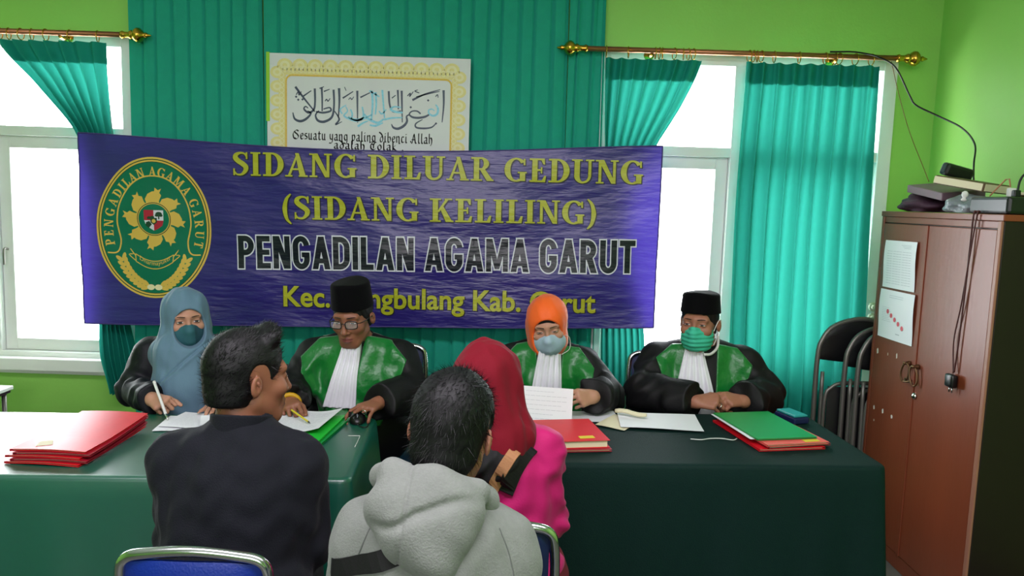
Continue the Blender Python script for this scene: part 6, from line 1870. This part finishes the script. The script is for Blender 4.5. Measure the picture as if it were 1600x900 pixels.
def folder(loc, rz, size, m, label, z, th=.007, bend=None, group='card folders on the tables', pages=True, spine='left'):
    w, d = size
    b = MB(); n = 12
    def f(u, v, t):
        x, y = (u - .5) * w, (v - .5) * d
        return (x, y, t + (bend(u, v) if bend else 0))
    for t, fl in ((0.0, 1), (.0014, 0), (th - .0014, 1), (th, 0)):
        b.grid((lambda u, v, t=t: f(u, v, t)) if not fl else (lambda u, v, t=t: f(1 - u, v, t)), n, n)
    # card edges of both covers and the closed spine
    for t0, t1 in ((0, .0014), (th - .0014, th)):
        for fn in (lambda u, v: f(u, 0, lerp(t0, t1, v)), lambda u, v: f(1 - u, 1, lerp(t0, t1, v)), lambda u, v: f(1, u, lerp(t0, t1, v)), lambda u, v: f(0, 1 - u, lerp(t0, t1, v))):
            b.grid(fn, n, 1)
    su = 0 if spine == 'left' else 1
    b.grid(lambda u, v: f(su, 1 - u if su == 0 else u, lerp(0, th, v)), n, 1)
    o = b.build('card_folder', m, smooth=False, recalc=False)
    o.location = (loc[0], loc[1], z); o.rotation_euler = (0, 0, rz)
    tag(o, label, 'folder', group)
    if pages:
        p = MB(); e = .02
        for t, fl in ((.0017, 1), (th - .0017, 0)):
            p.grid((lambda u, v, t=t: f(lerp(.03, .97, u), lerp(.02, .985, v), t)) if not fl else (lambda u, v, t=t: f(lerp(.97, .03, u), lerp(.02, .985, v), t)), n, n)
        for fn in (lambda u, v: f(lerp(.03, .97, u), .02, lerp(.0017, th - .0017, v)), lambda u, v: f(lerp(.97, .03, u), .985, lerp(.0017, th - .0017, v)), lambda u, v: f(.97, lerp(.02, .985, u), lerp(.0017, th - .0017, v))):
            p.grid(fn, n, 1)
        p.build('pages', M['paper_cream'], o, recalc=False)
    return o

# red folders fanned on the left table
bend = lambda u, v: .020 * max(0, v - .30) ** 1.4 * 1.2 + .004 * math.sin(3 * u)
names = ['bottom red folder of the fanned stack on the teal table', 'second red folder from the bottom of the fanned stack on the teal table', 'middle red folder of the fanned stack on the teal table',
         'second red folder from the top of the fanned stack on the teal table', 'topmost red folder of the fanned stack on the teal table']
for k in range(5):
    folder((-1.385 + (-.006, .004, -.010, .006, -.002)[k], 2.425 + .004 * k, 0), -.03 + (-.04, .015, -.02, .03, 0)[k], (.235, .375), M['red_card'] if k in (0, 2, 4) else M['dark_red_card'], names[k], TZ + .0088 * k + .0005, .0068, bend, 'red folders fanned on the teal table', spine='left')
tag(MB().add([(-.02, -.03, 0), (.025, -.02, .001), (.012, .02, .002), (-.022, .014, .001)], [(0, 1, 2, 3)]).add([(-.02, -.03, -.0006), (.025, -.02, .0004), (.012, .02, .0014), (-.022, .014, .0004)], [(3, 2, 1, 0)]).build('paper_scrap', M['paper_cream'], loc=(-1.43, 2.31, TZ + .0465), rot=(0, 0, .2)), 'small pale paper scrap on the topmost red folder', 'paper')

# the writing woman's sheets and pen
sheet((-1.145, 2.705), .10, (.21, .19), 'lower white sheet under the hand of the woman in blue hijab', curl=(0, 0, .003), z=TZ)
sheet((-1.125, 2.725), -.10, (.21, .19), 'upper white sheet before the woman in blue hijab', curl=(.01, 0, .003), z=TZ + .0045, prints=9)
sheet((-1.03, 2.70), .35, (.15, .10), 'narrow white slip right of the blue hijab papers', curl=(0, .006, .0), z=TZ + .020)
pen = empty('pen', (-1.283, 2.775, .80)); tag(pen, 'white pen in the hand of the woman in blue hijab', 'pen')
a, b_ = Vector((-1.345, 2.850, .862)) - pen.location, Vector((-1.235, 2.715, .757)) - pen.location
MB().tube([a, a.lerp(b_, .85)], .0052, n=10).build('barrel', M['white_strap'], pen, smooth=True)
MB().tube([a.lerp(b_, .85), b_], [.0052, .0012], n=10).build('tip', M['silver'], pen, smooth=True)
MB().tube([a + (a - b_).normalized() * .004, a.lerp(b_, .04)], .0058, n=10).build('end_cap', M['white_strap'], pen, smooth=True)

# green folders, paper and pencil before the man in spectacles
folder((-.735, 2.650, 0), -.10, (.25, .355), M['green_card'], 'lower green folder under the paper of the man in spectacles', TZ + .0005, .007, None, 'green folders on the teal table')
folder((-.748, 2.660, 0), -.07, (.25, .35), M['lime_card'], 'upper bright green folder directly under the spectacled man\'s paper', TZ + .0085, .007, None, 'green folders on the teal table')
sheet((-.745, 2.720), -.10, (.215, .27), 'white sheet on the green folder read by the man in spectacles', curl=(.022, 0, .0), z=TZ + .0165, prints=14)
pc = empty('pencil', (-.745, 2.70, TZ + .0235)); tag(pc, 'short pencil under the fingers of the man in spectacles', 'pencil')
MB().tube([(-.055, .065, .022), (.030, -.020, .005)], .0035, n=6).build('shaft', M['sticky'], pc)
MB().tube([(.030, -.020, .005), (.040, -.030, .002)], [.0035, .0006], n=6).build('lead_tip', M['ink'], pc)
ms = empty('computer_mouse', (-.562, 2.80, TZ), .15); tag(ms, 'black computer mouse under the left hand of the man in spectacles', 'mouse')
def msf(P):
    d = ell(P, (0, 0, .004), (.031, .054, .030))
    return smax(d, .0005 - P[:, 2], .004)
sdf_obj('shell', msf, (-.05, -.07, -.01), (.05, .07, .05), .0025, M['black_plastic'], ms)
MB().tube([(0, -.030, .0262), (0, -.018, .0315), (0, -.036, .0222)], .004, n=8).build('scroll_wheel', M['grey_plastic'], ms, smooth=True)
MB().tube([(0, -.053, .008), (.012, -.075, .003), (.035, -.085, .003), (.042, -.03, .003), (.042, .06, .003)], .0018, n=6, smooth=6).build('mouse_lead', M['black_plastic'], ms, smooth=True)

# paper held up by the woman in orange
pp = sheet((.142, 2.835), 0, (.200, .150), 'white paper held upright by the woman in orange hijab', curl=(0, .0, .004), z=.818, prints=7, tilt=(R(66), 0), name='held_paper', group='papers on the right table')
pp.rotation_euler = (R(68), R(2), R(-2))
# red binder with a note, dark folder beneath
folder((.205, 2.640, 0), .16, (.27, .25), M['dark_red_card'], 'dark red folder beneath the red binder on the dark green table', TZ + .0005, .008, None, 'red folders by the magenta jacket')
bd = folder((.195, 2.655, 0), .19, (.27, .26), M['red_card'], 'thick red binder with a yellow note beside the magenta jacket', TZ + .0095, .026, None, 'red folders by the magenta jacket', spine='left')
MB().box((-.027, -.013, 0), (.027, .013, .0012)).build('sticky_note', M['sticky'], bd, loc=(.062, -.092, .0265), rot=(0, 0, .06))
# papers between the two judges
sheet((.335, 2.955), .12, (.20, .14), 'white sheet beside the right hand of the orange hijab judge', curl=(0, .004, .002), z=TZ, prints=6, group='papers on the right table')
sheet((.43, 2.885), -.55, (.12, .18), 'pale pinkish form lying under the large white sheet', m='paper_cream', curl=(.0, .0, .002), z=TZ + .003, group='papers on the right table')
sheet((.585, 2.900), -.06, (.31, .205), 'large white sheet in the middle of the dark green table', curl=(.0, .004, .003), z=TZ + .006, prints=0, group='papers on the right table')
sheet((.575, 2.985), .10, (.23, .06), 'partly covered sheet behind the large white sheet', curl=(0, 0, .001), z=TZ + .0005, group='papers on the right table')
rl = MB()
for k in range(2):
    pts = [(lerp(-.055, .06, t) , lerp(.02, -.025, t), .013 + .004 * math.sin(6 * t)) for t in [i / 8 for i in range(9)]]
rl.tube(pts, [.010, .012, .011, .012, .011, .012, .012, .011, .010], n=12, flat=.75)
tag(rl.build('rolled_paper', M['paper_cream'], smooth=True, loc=(.478, 2.940, TZ + .0145)), 'cream rolled paper twist lying across the white sheets', 'paper')
# pile of folders by the clasped hands
pile = [((.965, 2.790), .20, (.255, .36), M['red_card'], 'bottom red folder of the pile under the green one'), ((.985, 2.795), .27, (.25, .35), M['dark_red_card'], 'second red folder from the bottom of the pile'),
        ((.980, 2.785), .24, (.245, .345), M['pink_card'], 'salmon folder below the white edged green folder')]
for k, (c, rz, sz, m_, lab) in enumerate(pile):
    folder((c[0], c[1], 0), rz, sz, m_, lab, TZ + .0085 * k + .0005, .0078, None, 'folder pile by the clasped hands')
sheet((.945, 2.822), .19, (.235, .320), 'white sheet edge showing under the topmost green folder', z=TZ + .0264, group='papers on the right table')
folder((.960, 2.815, 0), .21, (.235, .335), M['green_card'], 'topmost green folder by the clasped hands', TZ + .0275, .006, None, 'folder pile by the clasped hands')
tag(MB().box((-.03, -.012, 0), (.03, .012, .001)).build('sticky_note', M['sticky'], loc=(1.078, 2.652, TZ + .0258), rot=(0, 0, .24)), 'yellow sticky note on the near corner of the folder pile', 'note')
tag(MB().tube([(.662, 2.700, TZ + .003), (.70, 2.692, TZ + .004), (.735, 2.712, TZ + .003), (.775, 2.708, TZ + .006), (.815, 2.700, TZ + .004), (.836, 2.72, TZ + .004)], .0022, n=6, smooth=6).build('white_string', M['string_white'], smooth=True), 'white string trailing from the folder pile', 'string')
bx = empty('stapler_box', (1.135, 3.0, TZ), .35); tag(bx, 'small navy box with teal lid at the back of the right table', 'box')
MB().box((-.037, -.06, 0), (.037, .06, .026)).build('body', M['navy_plastic'], bx, bevel=.006)
MB().box((-.033, -.055, .026), (.033, .055, .036)).build('lid', M['teal_plastic'], bx, bevel=.005)
